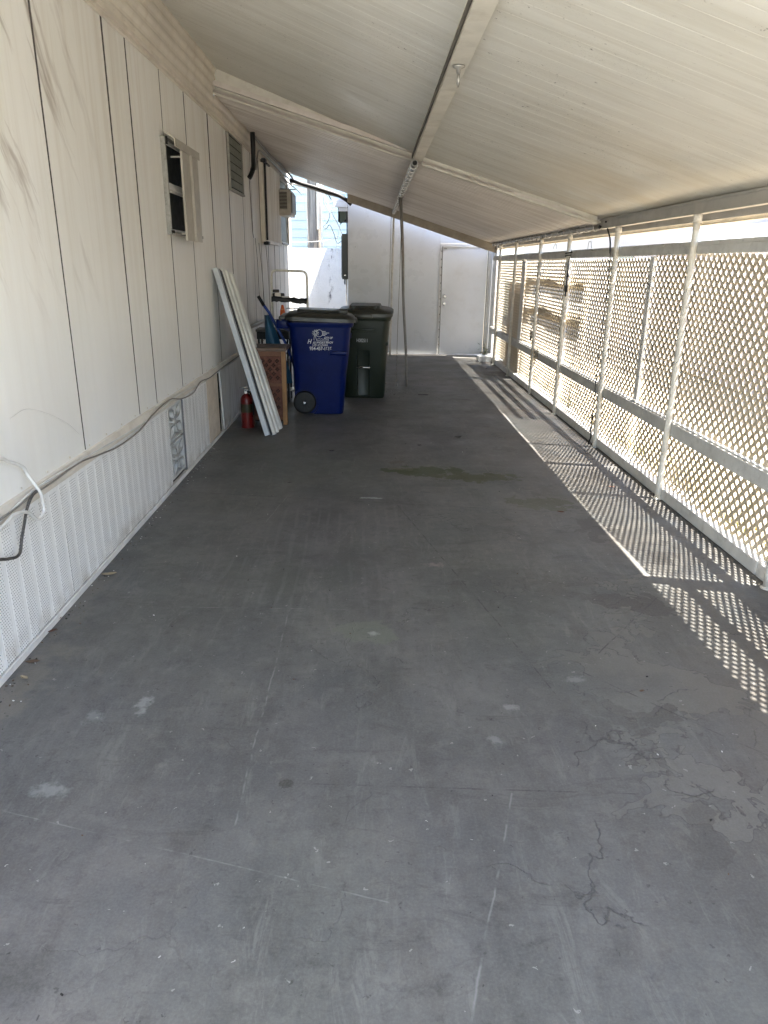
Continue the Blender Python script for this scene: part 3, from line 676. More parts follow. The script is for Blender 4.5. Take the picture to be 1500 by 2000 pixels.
# ================================================================== CARPORT ROOF
ZW_F, ZR = 3.085, 2.02        # far roof underside at wall / at the right beam
ZW_N = 3.295
def zfar(x): return ZW_F + (x - XL) * (1.985 - ZW_F) / (2.12 - XL)
def znear(x):
    if x < .41: return ZW_N + (x - XL) * (2.562 - ZW_N) / (.41 - XL)
    return 2.562 + (x - .41) * (2.030 - 2.562) / (2.12 - .41)
roof = thing('carport_roof', 'sloping white metal carport roof of ribbed pans on beams, attached to the mobile home', 'carport roof', (0, 0, 0))
XO = 2.225
ycut = lambda x: 7.52 - (x - XL) * .42 / 3.62      # end line of the near roof
def pans(y0f, y1f, zf, pitch, grooves, depth, x0, x1, up=.05):
    """underside sheet with ribs across the slope; y limits may depend on x"""
    bm = BM(); prof = []
    Y0 = min(y0f(x0), y0f(x1)); Y1 = max(y1f(x0), y1f(x1)); y = Y0
    while y < Y1 + pitch:
        for g, d in grooves: prof.append((y + g, d))
        y += pitch
    xs = sorted([x0 + (x1 - x0) * k / 8 for k in range(9)] + [.41])
    cols = []
    for x in xs:
        a, b = y0f(x), y1f(x)
        cols.append([bm.verts.new((x, min(max(yy, a), b), zf(x) + d + .004 * math.sin(yy * 2.3 + x * 1.3))) for yy, d in prof])
    for A, B in zip(cols, cols[1:]):
        for k in range(len(prof) - 1):
            p = [A[k], B[k], B[k + 1], A[k + 1]]
            if (A[k].co - A[k + 1].co).length < 1e-6 and (B[k].co - B[k + 1].co).length < 1e-6: continue
            try: bm.faces.new(p)
            except ValueError: pass
    bmesh.ops.remove_doubles(bm, verts=bm.verts, dist=1e-6)
    # top skin: makes the roof opaque and gives it thickness
    pts = [(x0, y0f(x0)), (x1, y0f(x1)), (x1, y1f(x1)), (x0, y1f(x0))]
    lo = [bm.verts.new((x, y, zf(x) + up * .55)) for x, y in pts]; hi = [bm.verts.new((x, y, zf(x) + up)) for x, y in pts]
    bm.faces.new(lo[::-1]); bm.faces.new(hi)
    for k in range(4): bm.faces.new([lo[k], lo[(k + 1) % 4], hi[(k + 1) % 4], hi[k]])
    return bm
ROOF_Y0 = .35
gn = [(0, 0), (.143, 0), (.146, .0007), (.149, .0007), (.152, 0)]
obj('roof_panel', pans(lambda x: ROOF_Y0, ycut, znear, .153, gn, .006, XL + .06, XO, .07), M['roof_near'], roof)
gf = [(0, 0), (.050, 0), (.060, .022), (.086, .022)]
obj('roof_panel', pans(lambda x: ycut(x) - .05, lambda x: 13.50, zfar, .099, gf, .022, XL + .02, XO, .10), M['roof_far'], roof)
def slopebar(bm, ya, yb, za, zb, x0, x1, zf, seg=1, mi=0):
    v = []
    for x in (x0, x1):
        for (y, z) in ((ya, za), (yb, za), (yb, zb), (ya, zb)):
            yy = y(x) if callable(y) else y
            v.append(bm.verts.new((x, yy, (z(x) if callable(z) else zf(x) + z))))
    for q in [(0, 1, 2, 3), (7, 6, 5, 4), (0, 4, 5, 1), (1, 5, 6, 2), (2, 6, 7, 3), (3, 7, 4, 0)]: bm.faces.new([v[i] for i in q]).material_index = mi
# header beam closing the step between the two roofs
bm = BM()
slopebar(bm, ycut, lambda x: ycut(x) + .05, lambda x: zfar(x) - .002 + .0, lambda x: znear(x) + .02, XL + .012, .3635, zfar)
slopebar(bm, lambda x: ycut(x) - .022, lambda x: ycut(x) - .001, lambda x: zfar(x) - .012, lambda x: zfar(x) + .035, XL + .012, .3635, zfar)
obj('cross_beam', bm, M['beam'], roof)
bm = BM()
slopebar(bm, lambda x: ycut(x) - .03, lambda x: ycut(x) + .05, lambda x: zfar(x) - .020, lambda x: znear(x) + .01, .455, 2.07, zfar)
obj('cross_beam', bm, M['beam'], roof)
# centre beam (near half) and pipe (far half)
bm = BM()
xa, xb = .365, .452
zc = lambda x: znear(x)
v = [bm.verts.new(p) for p in [(xa, ROOF_Y0, 2.515), (xb, ROOF_Y0, 2.515), (xb, ROOF_Y0, 2.66), (xa, ROOF_Y0, 2.66), (xa, 7.26, 2.495), (xb, 7.26, 2.495), (xb, 7.26, 2.66), (xa, 7.26, 2.66)]]
for q in [(0, 1, 2, 3), (7, 6, 5, 4), (0, 4, 5, 1), (1, 5, 6, 2), (2, 6, 7, 3), (3, 7, 4, 0)]: bm.faces.new([v[i] for i in q])
obj('center_beam', bm, M['beam'], roof)
bm = BM(); box(bm, xa - .008, xa - .001, ROOF_Y0, 7.24, 2.522, 2.552); obj('beam_edge', bm, simple('dark_beam_edge', (.10, .09, .075), .6), roof)  # added strip paints the beam's left face dark, as its shaded side
def wobble_pipe(bm, x, z, y0, y1, r):
    n = 26; pts = [(x + random.uniform(-.002, .002), y0 + (y1 - y0) * k / n, z + random.uniform(-.002, .002)) for k in range(n + 1)]
    tube(bm, pts, r, 12)
    y = y0 + .15
    while y < y1:
        tube(bm, [(x, y, z), (x, y + .03, z)], r + .010, 12); y += .28
bm = BM(); wobble_pipe(bm, .377, 2.462, 7.05, 13.55, .028); obj('support_pipe', bm, M['galv'], roof)
bm = BM(); tube(bm, [(.377, 7.035, 2.462), (.377, 7.049, 2.462)], .021, 12); obj('pipe_end', bm, M['blackgap'], roof)
# right side beam (near) and pipe (far)
bm = BM(); box(bm, 2.115, 2.165, ROOF_Y0, 7.12, 1.940, 2.026); box(bm, 2.107, 2.1145, ROOF_Y0, 7.12, 1.940, 1.955); box(bm, 2.107, 2.1145, ROOF_Y0, 7.12, 2.010, 2.022)
obj('side_beam', bm, M['sidebeam'], roof)
bm = BM(); box(bm, 2.1, 2.106, 6.9, 6.93, 1.985, 2.0); lathe(bm, [(.02, 0), (.014, .02)], (2.09, 7.06, 1.955), 10, axis='X'); obj('beam_bracket', bm, M['dark'], roof)
bm = BM(); wobble_pipe(bm, 2.13, 1.962, 7.13, 13.4, .026); obj('support_pipe', bm, M['galv'], roof)
# outer overhang: dirty ribbed inner face and cream gutter
bm = BM()
box(bm, 2.214, 2.2245, ROOF_Y0, 13.4, 1.905, 1.985); obj('overhang_lip', bm, M['sidebeam'], roof)
bm = BM(); prism(bm, [(2.226, 1.880), (2.244, 1.878), (2.248, 1.96), (2.244, 1.96), (2.240, 1.886), (2.226, 1.888)], ROOF_Y0, 13.45, 'Y')
obj('gutter', bm, M['cream'], roof)
# far fascia
bm = BM(); slopebar(bm, 13.502, 13.56, -.135, .06, -.43, 2.25, zfar); obj('fascia', bm, M['fascia'], roof)
# eye hook under the centre beam
bm = BM(); lathe(bm, [(.030, -.001), (.030, -.008), (.012, -.016), (.009, -.035)], (.408, 3.92, 2.504), 16)
ring = [(.408, 3.92 + .026 * math.sin(a), 2.504 - .062 - .026 * math.cos(a) * -1) for a in [2 * math.pi * k / 20 for k in range(19)]]
tube(bm, ring, .0055, 8); obj('eye_hook', bm, M['metal'], roof)
cable('cable', [(-1.42, 13.52, 2.955), (-1.2, 13.55, 2.90), (-.98, 13.56, 2.845), (-.78, 13.57, 2.79), (-.592, 13.58, 2.735), (-.45, 13.6, 2.66), (-.363, 13.62, 2.59)], .034, M['dark'], 'thick black conduit under the far roof edge, leading to the shed corner', 'conduit', 12)
cable('cable', [(-1.42, 13.6, 2.915), (-1.1, 13.6, 2.84), (-.8, 13.6, 2.755), (-.5, 13.62, 2.68), (-.40, 13.62, 2.60)], .012, M['galv'], 'thin grey cable slung just below the thick black conduit at the far roof edge')

# ================================================================== POSTS
def foot(bm, x, y, r=.03): lathe(bm, [(r + .012, 0), (r + .012, .006), (r, .012)], (x, y, 0), 14)
def post(x, y, zt, label, lean=(0, 0), r=.0225, wrap=True):
    t = thing('support_post', label, 'post', (x, y, 0), 0, 'white posts along the lattice fence')
    bm = BM(); n = 18
    pts = [(lean[0] * k / n + random.uniform(-.0015, .0015), lean[1] * k / n + random.uniform(-.0015, .0015), zt * k / n) for k in range(n + 1)]
    tube(bm, pts, r, 14)
    if wrap:   # spiral lighting cord moulding painted over
        hx = [((r + .001) * math.cos(a) + lean[0] * (a / 66), (r + .001) * math.sin(a) + lean[1] * (a / 66), .08 + a * .0255) for a in [k * .5 for k in range(0, 133)]]
        tube(bm, hx, .0030, 5)
    obj('pole', bm, M['post'], t)
    bm = BM(); foot(bm, 0, 0, r); obj('base_flange', bm, M['post'], t)
    bm = BM(); lathe(bm, [(r + .006, -.05), (r + .006, -.004)], (lean[0], lean[1], zt), 14); obj('collar', bm, M['post'], t)
    return t
posts = [(.40, 'white post beside the camera end of the fence, partly out of frame'), (1.93, 'white post second from the camera end of the fence'), (3.44, 'white post cut by the right edge of the photo at the sill'),
         (4.99, 'thick-looking white post in front of the lattice, nearest one seen whole'), (6.57, 'second white whole post from the camera, under the end of the grey side beam'),
         (8.15, 'white post tied with black cord, in front of the flat lattice joint strip'), (9.52, 'white post with pale straw caught around it at mid-rail height'),
         (11.15, 'white post in front of the plywood sheet near the shed'), (12.5, 'farthest slim white post, beside the shed door corner')]
for y, l in posts:
    if y < 3: continue
    post(2.115, y, 1.937, l)
t = thing('support_post', 'bare grey rusty pipe post leaning slightly beside the hanging chain', 'post', (.498, 10.0, 0), 0, 'thin posts under the centre pipe')
bm = BM(); tube(bm, [(-.124 * k / 10 + .006 * math.sin(k), .25 * k / 10, 2.44 * k / 10) for k in range(11)], [.016 + .006 * k / 10 for k in range(11)], 12); obj('pole', bm, M['greypost'], t)
t = thing('support_post', 'slim pale post standing against the shed wall behind the green bin', 'post', (.350, 13.55, 0), 0, 'thin posts under the centre pipe')
bm = BM(); tube(bm, [(.03 * k / 10, 0, 2.44 * k / 10) for k in range(11)], .019, 12); obj('pole', bm, M['post'], t)
# chain and cord hanging from the centre pipe
t = thing('hanging_chain', 'thin wire and rusty chain with a hook hanging from the centre pipe to the floor', 'chain', (.345, 9.75, 0))
bm = BM(); tube(bm, spline([(.03, .0, 2.44), (.02, .0, 1.6), (.006, .0, .9), (.0, 0, .52)], 6), .0035, 6); obj('wire', bm, M['wire_b'], t)
bm = BM()
z = .52; k = 0
while z > .10:
    pts = [((.009 if k % 2 else .002) * math.cos(a), (.002 if k % 2 else .009) * math.cos(a), z + .019 * math.sin(a)) for a in [2 * math.pi * q / 10 for q in range(11)]]
    tube(bm, pts, .0032, 5, cap=False); z -= .030; k += 1
obj('chain_links', bm, M['greypost'], t)
bm = BM(); tube(bm, [(.019 * math.sin(a), 0, .055 - .024 * math.cos(a) + .004) for a in [k * .5 - .1 for k in range(12)]], .006, 8); obj('hook', bm, M['greypost'], t)
cable('wire', [(.335, 13.5, 2.42), (.325, 13.52, 1.6), (.318, 13.55, .9), (.315, 13.6, .05)], .004, M['wire_b'], 'thin wire beside the slim pale post at the shed wall', 'wire', 6)

# ================================================================== LATTICE FENCE
fence = thing('lattice_fence', 'white diamond lattice fence with wooden rails along the right side of the carport', 'fence', (0, 0, 0))
LP = .0566; SW = .0272
def lattice_panel(y0, y1, z0, z1, x, seed):
    bm = BM(); rnd = random.Random(seed); ph = rnd.random()
    def disp(y, z):
        f = (y - y0) / (y1 - y0); g = (z - z0) / (z1 - z0)
        return .030 * math.sin(math.pi * f) * math.sin(math.pi * min(1, max(0, g))) * rnd_amp + .006 * math.sin(5 * y + 3 * z + ph * 6)
    rnd_amp = rnd.uniform(.3, 1.0) * (1 if z1 - z0 > .6 else .35)
    H = z1 - z0; Lh = y1 - y0
    for layer, s in ((0, 1), (1, -1)):
        xo = x + (.0012 if layer == 0 else .0042); th = .0016
        # strip centre lines: y - s*z = c
        st = LP * math.sqrt(2)
        c0 = (y0 - s * (z1 if s > 0 else z0)) - st; c1 = (y1 - s * (z0 if s > 0 else z1)) + st
        c = c0 + ph * st
        while c < c1:
            # param by z
            za, zb = z0, z1
            ya, yb = c + s * za, c + s * zb
            if s > 0:
                if ya < y0: za = z0 + (y0 - ya)
                if yb > y1: zb = z1 - (yb - y1)
            else:
                if ya > y1: za = z0 + (ya - y1)
                if yb < y0: zb = z1 - (y0 - yb)
            if zb - za > .03:
                n = max(1, int((zb - za) / .14)); hw = SW / 2 * math.sqrt(2)
                F = []; 
                for k in range(n + 1):
                    z = za + (zb - za) * k / n; yc = c + s * z
                    q = []
                    for dy in (-hw, hw):
                        yy = min(max(yc + dy, y0), y1)
                        for dx in (-th, th):
                            q.append(bm.verts.new((xo + dx + disp(yy, z), yy, z)))
                    F.append(q)
                for A, B in zip(F, F[1:]):
                    bm.faces.new([A[0], A[1], B[1], B[0]]); bm.faces.new([A[2], B[2], B[3], A[3]])
                    bm.faces.new([A[0], B[0], B[2], A[2]]); bm.faces.new([A[1], A[3], B[3], B[1]])
            c += st
    return bm
XF = 2.185
joints = [-1.49, .95, 3.39, 5.84, 8.30, 10.78, 13.2]
gap = {3: .035}
for i, (a, b) in enumerate(zip(joints, joints[1:])):
    up_top = 1.76 if i != 3 else 1.682
    bm = lattice_panel(a + .002, b - .002, .56, up_top, XF, 10 + i)
    if i == 2:   # this sheet has slipped down at its near end
        for v in bm.verts: v.co.z -= .075 * max(0.0, 1 - (v.co.y - a) / 1.75) * (v.co.z - .56) / 1.2 + .035 * (v.co.z - .56) / 1.2
    obj('lattice_panel', bm, M['lattice'], fence)
    obj('lattice_panel', lattice_panel(a + .002, b - .002, .075, .50, XF, 30 + i), M['lattice'], fence)
bm = BM()
segs = [(-1.49, 1.9), (1.902, 5.01), (5.012, 8.15), (8.152, 11.0), (11.002, 13.35)]
for a, b in segs: box(bm, 2.135, 2.178, a, b - .003, 1.695, 1.748, bev=.002)
for a, b in segs: box(bm, 2.150, 2.172, a, b - .003, 1.749, 1.775)
y = -1.0
while y < 13.2: lathe(bm, [(.006, -.006), (.005, .0)], (2.149, y, 1.763), 8, axis='X'); y += .3
obj('top_rail', bm, M['rail'], fence)
bm = BM()
for a, b in ((-1.49, 3.4), (3.402, 5.55), (5.552, 8.3), (8.302, 11.2), (11.202, 13.3)): box(bm, 2.137, 2.180, a, b - .002, .47, .565, bev=.003); box(bm, 2.150, 2.183, a, b - .002, .5655, .575)
obj('mid_rail', bm, M['rail'], fence)
bm = BM()
for a, b in ((-1.49, 3.6), (3.603, 7.2), (7.203, 10.6), (10.603, 13.3)): box(bm, 2.130, 2.262, a, b - .003, .003, .085, bev=.006)
obj('sill', bm, M['rail'], fence)
for yy in joints[2:]:
    bm = BM(); hw = .10 if yy == 10.78 else .038; box(bm, 2.166, 2.180, yy - hw, yy + hw, .58, 1.69, bev=.002)
    for k in range(8): lathe(bm, [(.004, -.003), (.003, .0)], (2.165, yy + .02 * (-1) ** k, .66 + k * .13), 6, axis='X')
    obj('joint_strip', bm, M['trim_white'], fence)
# straw and cords on the posts
def cord(label, pts, r=.005, m='dark', cat='cord', name='cord'): return cable(name, pts, r, M[m], label, cat, 6)
cord('black cord wrapped around the post in front of the joint strip', [(2.09 + .0, 8.15 + .03 * math.cos(a), 1.70 + .008 * math.sin(a * 2)) if False else (2.115 + .034 * math.cos(a), 8.15 + .034 * math.sin(a), 1.705 + .004 * a) for a in [k * .7 for k in range(20)]] + [(2.10, 8.08, 1.62), (2.11, 8.06, 1.50)], .006)
t = thing('strap', 'dark blue ratchet strap hanging down the joint strip behind the corded post', 'strap', (2.10, 8.07, 1.30))
bm = BM(); box(bm, -.003, .003, -.016, .016, .0, .33); obj('webbing', bm, simple('navy_webbing', (.012, .016, .04), .7), t)
bm = BM(); box(bm, -.014, .012, -.024, .024, .05, .12, bev=.004); obj('buckle', bm, M['dark'], t)
cord('black bungee end hanging from the end of the grey side beam', [(2.09, 6.80, 1.93), (2.085, 6.70, 1.86), (2.085, 6.66, 1.80), (2.085, 6.64, 1.72)], .007)
cord('thin dark cord hanging beside the second whole post down to the sill', [(2.085, 6.63, 1.72), (2.085, 6.60, 1.4), (2.08, 6.57 + .06, .9), (2.08, 6.62, .5), (2.08, 6.60, .35)], .0035)
cord('knotted dark cord at the sill end below the second whole post', [(2.08, 6.62, .34), (2.085, 6.63, .28), (2.08, 6.61, .22), (2.083, 6.63, .15), (2.08, 6.6, .09), (2.07, 6.62, .02)], .007)
cord('small loop of black wire on the lattice joint strip', [(2.16 , 5.95, 1.47), (2.158, 5.92, 1.485), (2.158, 5.86, 1.49), (2.158, 5.80, 1.475), (2.16, 5.81, 1.45)], .003)
cord('thin wire loop hanging above the top rail by the corded post', [(2.12, 8.9, 1.80), (2.12, 8.8, 1.86), (2.12, 8.72, 1.80)], .003, 'galv', 'wire', 'wire')
cord('thin wire curl on the top rail near the grey beam end', [(2.13, 7.5, 1.77), (2.12, 7.45, 1.83), (2.12, 7.38, 1.84), (2.12, 7.34, 1.78)], .003, 'galv', 'wire', 'wire')
cord('black clip on the post with straw', [(2.09, 9.6, .80), (2.08, 9.56, .79), (2.08, 9.54, .74), (2.09, 9.57, .70)], .012)
bm = BM()
for k in range(46):
    y = 9.40 + random.gauss(0, .07); z = .54 + random.gauss(0, .06); a = random.uniform(0, 3.1); L = random.uniform(.05, .14)
    p = Vector((2.10 + random.uniform(-.02, .05), y, z)); d = Vector((random.uniform(-.3, .3), math.cos(a), math.sin(a))) * L
    tube(bm, [p - d / 2, p + Vector((0, 0, .006)), p + d / 2], .0022, 4)
tag(obj('straw_tuft', bm, M['strawy']), 'tuft of dry pale straw caught on the mid rail and post', 'straw')

# ================================================================== SHED at the far end
shed = thing('shed', 'white painted metal shed with a door closing the far end of the carport', 'shed', (0, YF, 0))
bm = BM()
poly = [(-.43, .012), (1.235, .012), (1.235, 2.04), (2.155, 2.04), (2.155, 2.06), (2.3, 2.06), (2.3, 2.1), (-.43, 2.95)]
prism(bm, [(-.43, .012), (.33, .012), (.33, 2.95), (-.43, 3.03)], 0, .10, 'Y'); prism(bm, [(.332, .012), (1.235, .012), (1.235, 2.80), (.332, 2.90)], 0.002, .10, 'Y')
prism(bm, [(1.237, 1.985), (2.35, 1.985), (2.35, 2.70), (1.237, 2.80)], .004, .10, 'Y'); prism(bm, [(2.165, .012), (2.35, .012), (2.35, 1.984), (2.165, 1.984)], .004, .10, 'Y')
box(bm, -.43, -.35, .101, 3.0, .0, 2.9); box(bm, -.43, 2.35, 2.9, 3.0, .0, 2.2)
box(bm, 2.203, 2.225, -.42, -.002, .0, 2.03)
obj('wall', bm, M['shedwall'], shed)
bm = BM(); v = [bm.verts.new(p) for p in [(-.46, -.262, 3.06), (2.6, -.235, 2.74), (2.6, 3.1, 2.74), (-.46, 3.1, 3.06), (-.46, -.262, 3.10), (2.6, -.235, 2.78), (2.6, 3.1, 2.78), (-.46, 3.1, 3.10)]]
for q in [(0, 1, 2, 3), (7, 6, 5, 4), (0, 4, 5, 1), (1, 5, 6, 2), (2, 6, 7, 3), (3, 7, 4, 0)]: bm.faces.new([v[i] for i in q])
obj('roof', bm, M['trim_white'], shed)  # unseen; overhang shaped to block the sun from the shed wall
bm = BM(); box(bm, 1.292, 2.105, .012, .05, .02, 1.925, bev=.004); dr = obj('door', bm, M['sheddoor'], shed)
bm = BM(); box(bm, 1.236, 1.288, -.012, .03, .012, 1.975); box(bm, 2.109, 2.161, -.012, .03, .012, 1.975); box(bm, 1.288, 2.109, -.010, .03, 1.929, 1.972)
for k in range(14):
    for xx in (1.249, 2.149): lathe(bm, [(.007, -.018), (.005, -.012)], (xx, 0, .10 + k * .138), 8, axis='Y')
for k in range(6): lathe(bm, [(.007, -.016), (.005, -.010)], (1.36 + k * .14, 0, 1.958), 8, axis='Y')
obj('door_frame', bm, M['trim_white'], shed)
bm = BM(); box(bm, 1.273, 1.2885, -.0145, -.0125, .02, 1.93); box(bm, 2.109, 2.121, -.0145, -.0125, .02, 1.93)
for k in range(13): box(bm, 1.260, 1.2725, -.0150, -.0125, .18 + k * .138, .205 + k * .138)
obj('frame_gap', bm, simple('grey_gap', (.25, .24, .22), .7), shed)
bm = BM(); lathe(bm, [(.033, 0), (.033, -.006), (.014, -.010), (.014, -.035), (.028, -.045), (.030, -.062), (.018, -.074)], (1.352, .012, 1.065), 20, axis='Y'); obj('door_knob', bm, M['chrome'], dr)
bm = BM(); lathe(bm, [(.030, 0), (.030, -.010), (.022, -.016), (.020, -.024)], (1.352, .012, .93), 20, axis='Y'); obj('deadbolt', bm, M['chrome'], dr)
for x_ in (1.30, 2.04):
    bm = BM(); box(bm, x_, x_ + .06, -.003, .011, 1.888, 1.903); obj('hinge', bm, M['metal'], dr)
for x_, z_ in ((-.14, 2.60), (-.3, 1.9)):
    bm = BM(); lathe(bm, [(.008, -.004), (.006, 0)], (x_, 0, z_), 8, axis='Y'); obj('screw', bm, M['metal'], shed)
# broken soffit at the shed's left corner
bm = BM(); box(bm, -.72, -.44, .1, .9, 2.66, 2.70); box(bm, -.70, -.44, .1, .14, 2.56, 2.655, bev=.01); box(bm, -.60, -.44, .12, .16, 2.50, 2.555)
obj('broken_soffit', bm, M['trim_white'], shed)
bm = BM(); prism(bm, [(-.60, 2.56), (-.44, 2.56), (-.44, 2.42), (-.50, 2.36), (-.58, 2.28), (-.585, 2.45)], .30, .33, 'Y'); obj('torn_liner', bm, simple('dark_green_liner', (.07, .09, .07), .7), shed)
bm = BM(); box(bm, -.62, -.44, .33, .8, 2.34, 2.655); obj('soffit_void', bm, M['blackgap'], shed)
# electrical box
eb = thing('electrical_box', 'tall narrow grey electrical box on the left corner of the white shed', 'electrical box', (-.54, YF + .02, 1.34))
bm = BM(); box(bm, 0, .105, 0, .30, 0, .78, bev=.006); obj('enclosure', bm, M['box_grey'], eb)
bm = BM(); box(bm, -.012, -.001, .02, .28, .03, .75, bev=.003); box(bm, .004, .1, -.004, -.0005, .02, .76); obj('cover', bm, M['box_grey'], eb)
bm = BM(); lathe(bm, [(.010, -.006), (.008, 0)], (.052, 0, .07), 10, axis='Y'); obj('screw', bm, M['chrome'], eb)
bm = BM(); tube(bm, [(.075, .10, 0), (.075, .10, -1.34)], .018, 12); obj('conduit', bm, M['trim_white'], eb)
bm = BM(); tube(bm, spline([(.045, .1, 0), (.04, .08, -.05), (.05, .08, -.09)], 5), .010, 8); obj('lead', bm, M['dark'], eb)
bm = BM(); tube(bm, spline([(.09, .1, .78), (.09, .1, .95), (.075, .12, 1.2), (.09, .1, 1.36)], 5), .012, 8); obj('lead', bm, M['dark'], eb)

# ================================================================== YARD beyond
bm = BM(); box(bm, -6, -.352, 15.6, 15.8, -.02, 1.905); yw = tag(obj('garden_wall', bm, M['stucco']), 'cracked white stucco garden wall behind the gap at the end of the carport', 'wall')
bm = BM(); n = 12
tube(bm, [(-1.245 + .004 * math.sin(k), 16.7, 7.5 * k / n - .05) for k in range(n + 1)], [.165 - .004 * k for k in range(n + 1)], 20)
up = thing('utility_pole', 'weathered wooden utility pole behind the stucco wall', 'utility pole', (0, 0, 0))
obj('pole_shaft', bm, M['pole'], up)
bm = BM(); tube(bm, [(-1.08, 16.55, 1.4), (-1.08, 16.55, 6)], .02, 8); tube(bm, [(-1.15, 16.52, 2.3), (-1.14, 16.53, 6)], .03, 8); obj('riser_conduit', bm, M['trim_white'], up)
nbh = thing('blue_house', 'pale blue lap-sided house behind the utility pole', 'house', (0, 19.5, 0))
bm = BM(); z = .0
while z < 6.2:
    prism(bm, [(-.030, z), (-.008, z + .20), (.0, z + .20), (.0, z)], -9, 1.6, 'X'); z += .203
for v in bm.verts: pass
box(bm, -9, 1.6, .002, 4, 0, 6.2); obj('wall', bm, M['lap'], nbh)
bm = BM(); prism(bm, [(-.6, 6.2), (2, 7.6), (4.6, 6.2)], -9.4, 2.0, 'X'); obj('roof', bm, simple('grey_shingle', (.12, .12, .12), .9), nbh)
for i, (pts, r, m, lab) in enumerate([
    ([(-1.6, 15.2, 2.0), (-1.0, 15.2, 2.03), (-.55, 14.6, 2.12)], .006, 'wire_w', 'white wire crossing the gap at wall-top height'),
    ([(-1.40, 16.4, 4.0), (-1.38, 16.4, 3.0), (-1.36, 16.3, 2.3), (-1.345, 16.3, 1.95)], .006, 'wire_b', 'thin dark wire hanging left of the utility pole'),
    ([(-1.28, 14.4, 3.3), (-1.26, 14.4, 2.8), (-1.22, 14.4, 2.2), (-1.21, 14.4, 1.9)], .003, 'wire_b', 'very thin dark wire hanging in the gap nearest the mobile home'),
    ([(-.92, 14.6, 3.0), (-.90, 14.6, 2.7), (-.80, 14.6, 2.5), (-.84, 14.6, 2.35), (-.92, 14.6, 2.27), (-.86, 14.6, 2.24), (-.80, 14.6, 2.30), (-.72, 14.6, 2.14), (-.66, 14.6, 1.98), (-.55, 14.5, 2.03)], .007, 'wire_b', 'curly black wire right of the utility pole'),
    ([(-.95, 14.5, 2.95), (-.80, 14.5, 2.6), (-.64, 14.5, 2.3), (-.55, 14.4, 2.1)], .009, 'wire_w', 'white cable slanting down to the electrical box'),
    ([(-.60, 14.5, 2.3), (-.66, 14.5, 2.0), (-.66, 14.5, 1.75)], .005, 'wire_w', 'short white wire dangling left of the electrical box'),
    ([(-.85, 14.3, 2.9), (-.75, 14.3, 2.72), (-.62, 14.3, 2.60), (-.58, 14.3, 2.45)], .010, 'dark', 'black wire looping under the broken soffit')]):
    cable('wire', pts, r, M[m], lab, 'wire', 6)

# ================================================================== NEIGHBOUR on the right
nb = thing('neighbour_home', 'pale pinkish house wall showing above the fence on the right', 'house', (0, 0, 0))
bm = BM(); box(bm, 5.2, 9, 12.9, 26, -.02, 2.75); box(bm, 5.17, 5.199, 12.9, 26, .25, .40)
obj('wall', bm, M['nb_wall'], nb)
bm = BM(); prism(bm, [(5.0, 2.75), (9.2, 2.75), (7, 3.3)], 12.8, 26, 'Y'); obj('roof', bm, M['cream'], nb)
bm = BM(); box(bm, 5.175, 5.199, 15.0, 16.4, .9, 2.0); obj('window', bm, M['glass_g'], nb)
nc = thing('neighbour_carport', 'bright white low carport roof and wall beyond the fence near the camera', 'carport', (0, 0, 0))
bm = BM(); box(bm, 5.25, 8.5, -6, 12.2, -.02, 2.02); obj('wall', bm, M['nb_wall'], nc)
bm = BM(); prism(bm, [(5.0, 2.02), (5.0, 2.14), (8.8, 2.45), (8.8, 2.33)], -6.3, 12.5, 'Y'); prism(bm, [(4.985, 1.99), (4.999, 1.99), (4.999, 2.17), (4.985, 2.17)], -6.3, 12.5, 'Y'); obj('roof', bm, simple('bright_white_roof', (.80, .80, .80), .5, var=.03), nc)
bm = BM(); box(bm, 5.225, 5.249, 4.2, 5.3, 1.0, 1.8); obj('window', bm, M['glass_g'], nc)
bm = BM(); prism(bm, [(2.15, 2.25), (2.15, 2.62), (2.12, 2.62), (2.12, 2.25)], 5.9, 9.6, 'Y')
for v in bm.verts: v.co.x += 4.2
gs = obj('mesh_screen', bm, M['awning']); tag(gs, 'green mesh screen strip above the bright white carport roof', 'screen')
bm = BM(); box(bm, 6.9, 10, 2, 14, 2.35, 3.1); gb = obj('roof_unit', bm, simple('pale_blue_panel', (.48, .58, .66), .5, var=.05)); tag(gb, 'pale blue panel wall far above the white carport roof', 'wall')
# things just outside the fence
def board(name, label, cat, dims, m, group=None): 
    bm = BM(); box(bm, *dims, bev=.004); return tag(obj(name, bm, M[m]), label, cat, group)
t = thing('plywood_sheet', 'tan plywood sheet standing behind the lattice near the shed', 'plywood', (2.30, 10.78, -.02))
bm = BM(); box(bm, 0, .018, 0, 1.55, 0, 1.66, bev=.003); obj('sheet', bm, M['slat'], t)
for y_ in (0, 1.48):
    bm = BM(); box(bm, -.03, -.001, y_, y_ + .06, .05, 1.64); obj('batten', bm, M['tan'], t)
t = thing('slatted_rack', 'pale tan rack of two wide horizontal boards behind the far lattice', 'rack', (2.225, 7.75, -.02))
for z0, z1 in ((1.00, 1.16), (1.39, 1.53)):
    bm = BM(); box(bm, 0, .022, 0, 2.95, z0, z1, bev=.003); obj('board', bm, M['slat'], t)
for yy in (.04, 2.85):
    bm = BM(); box(bm, .023, .06, yy, yy + .05, 0, 1.62, bev=.003); obj('upright', bm, M['slat'], t)
t = thing('shade_boards', 'added pale boards outside the lattice at the extreme right edge, casting bands of shade', 'shelf', (2.225, .45, -.02))  # added, mostly unseen boards that cast the dark bands on the floor
for z0, z1 in ((.04, .40), (.44, .86), (1.335, 1.47)):
    bm = BM(); box(bm, 0, .02, 0, 2.96, z0, z1, bev=.003); obj('board', bm, M['slat'], t)
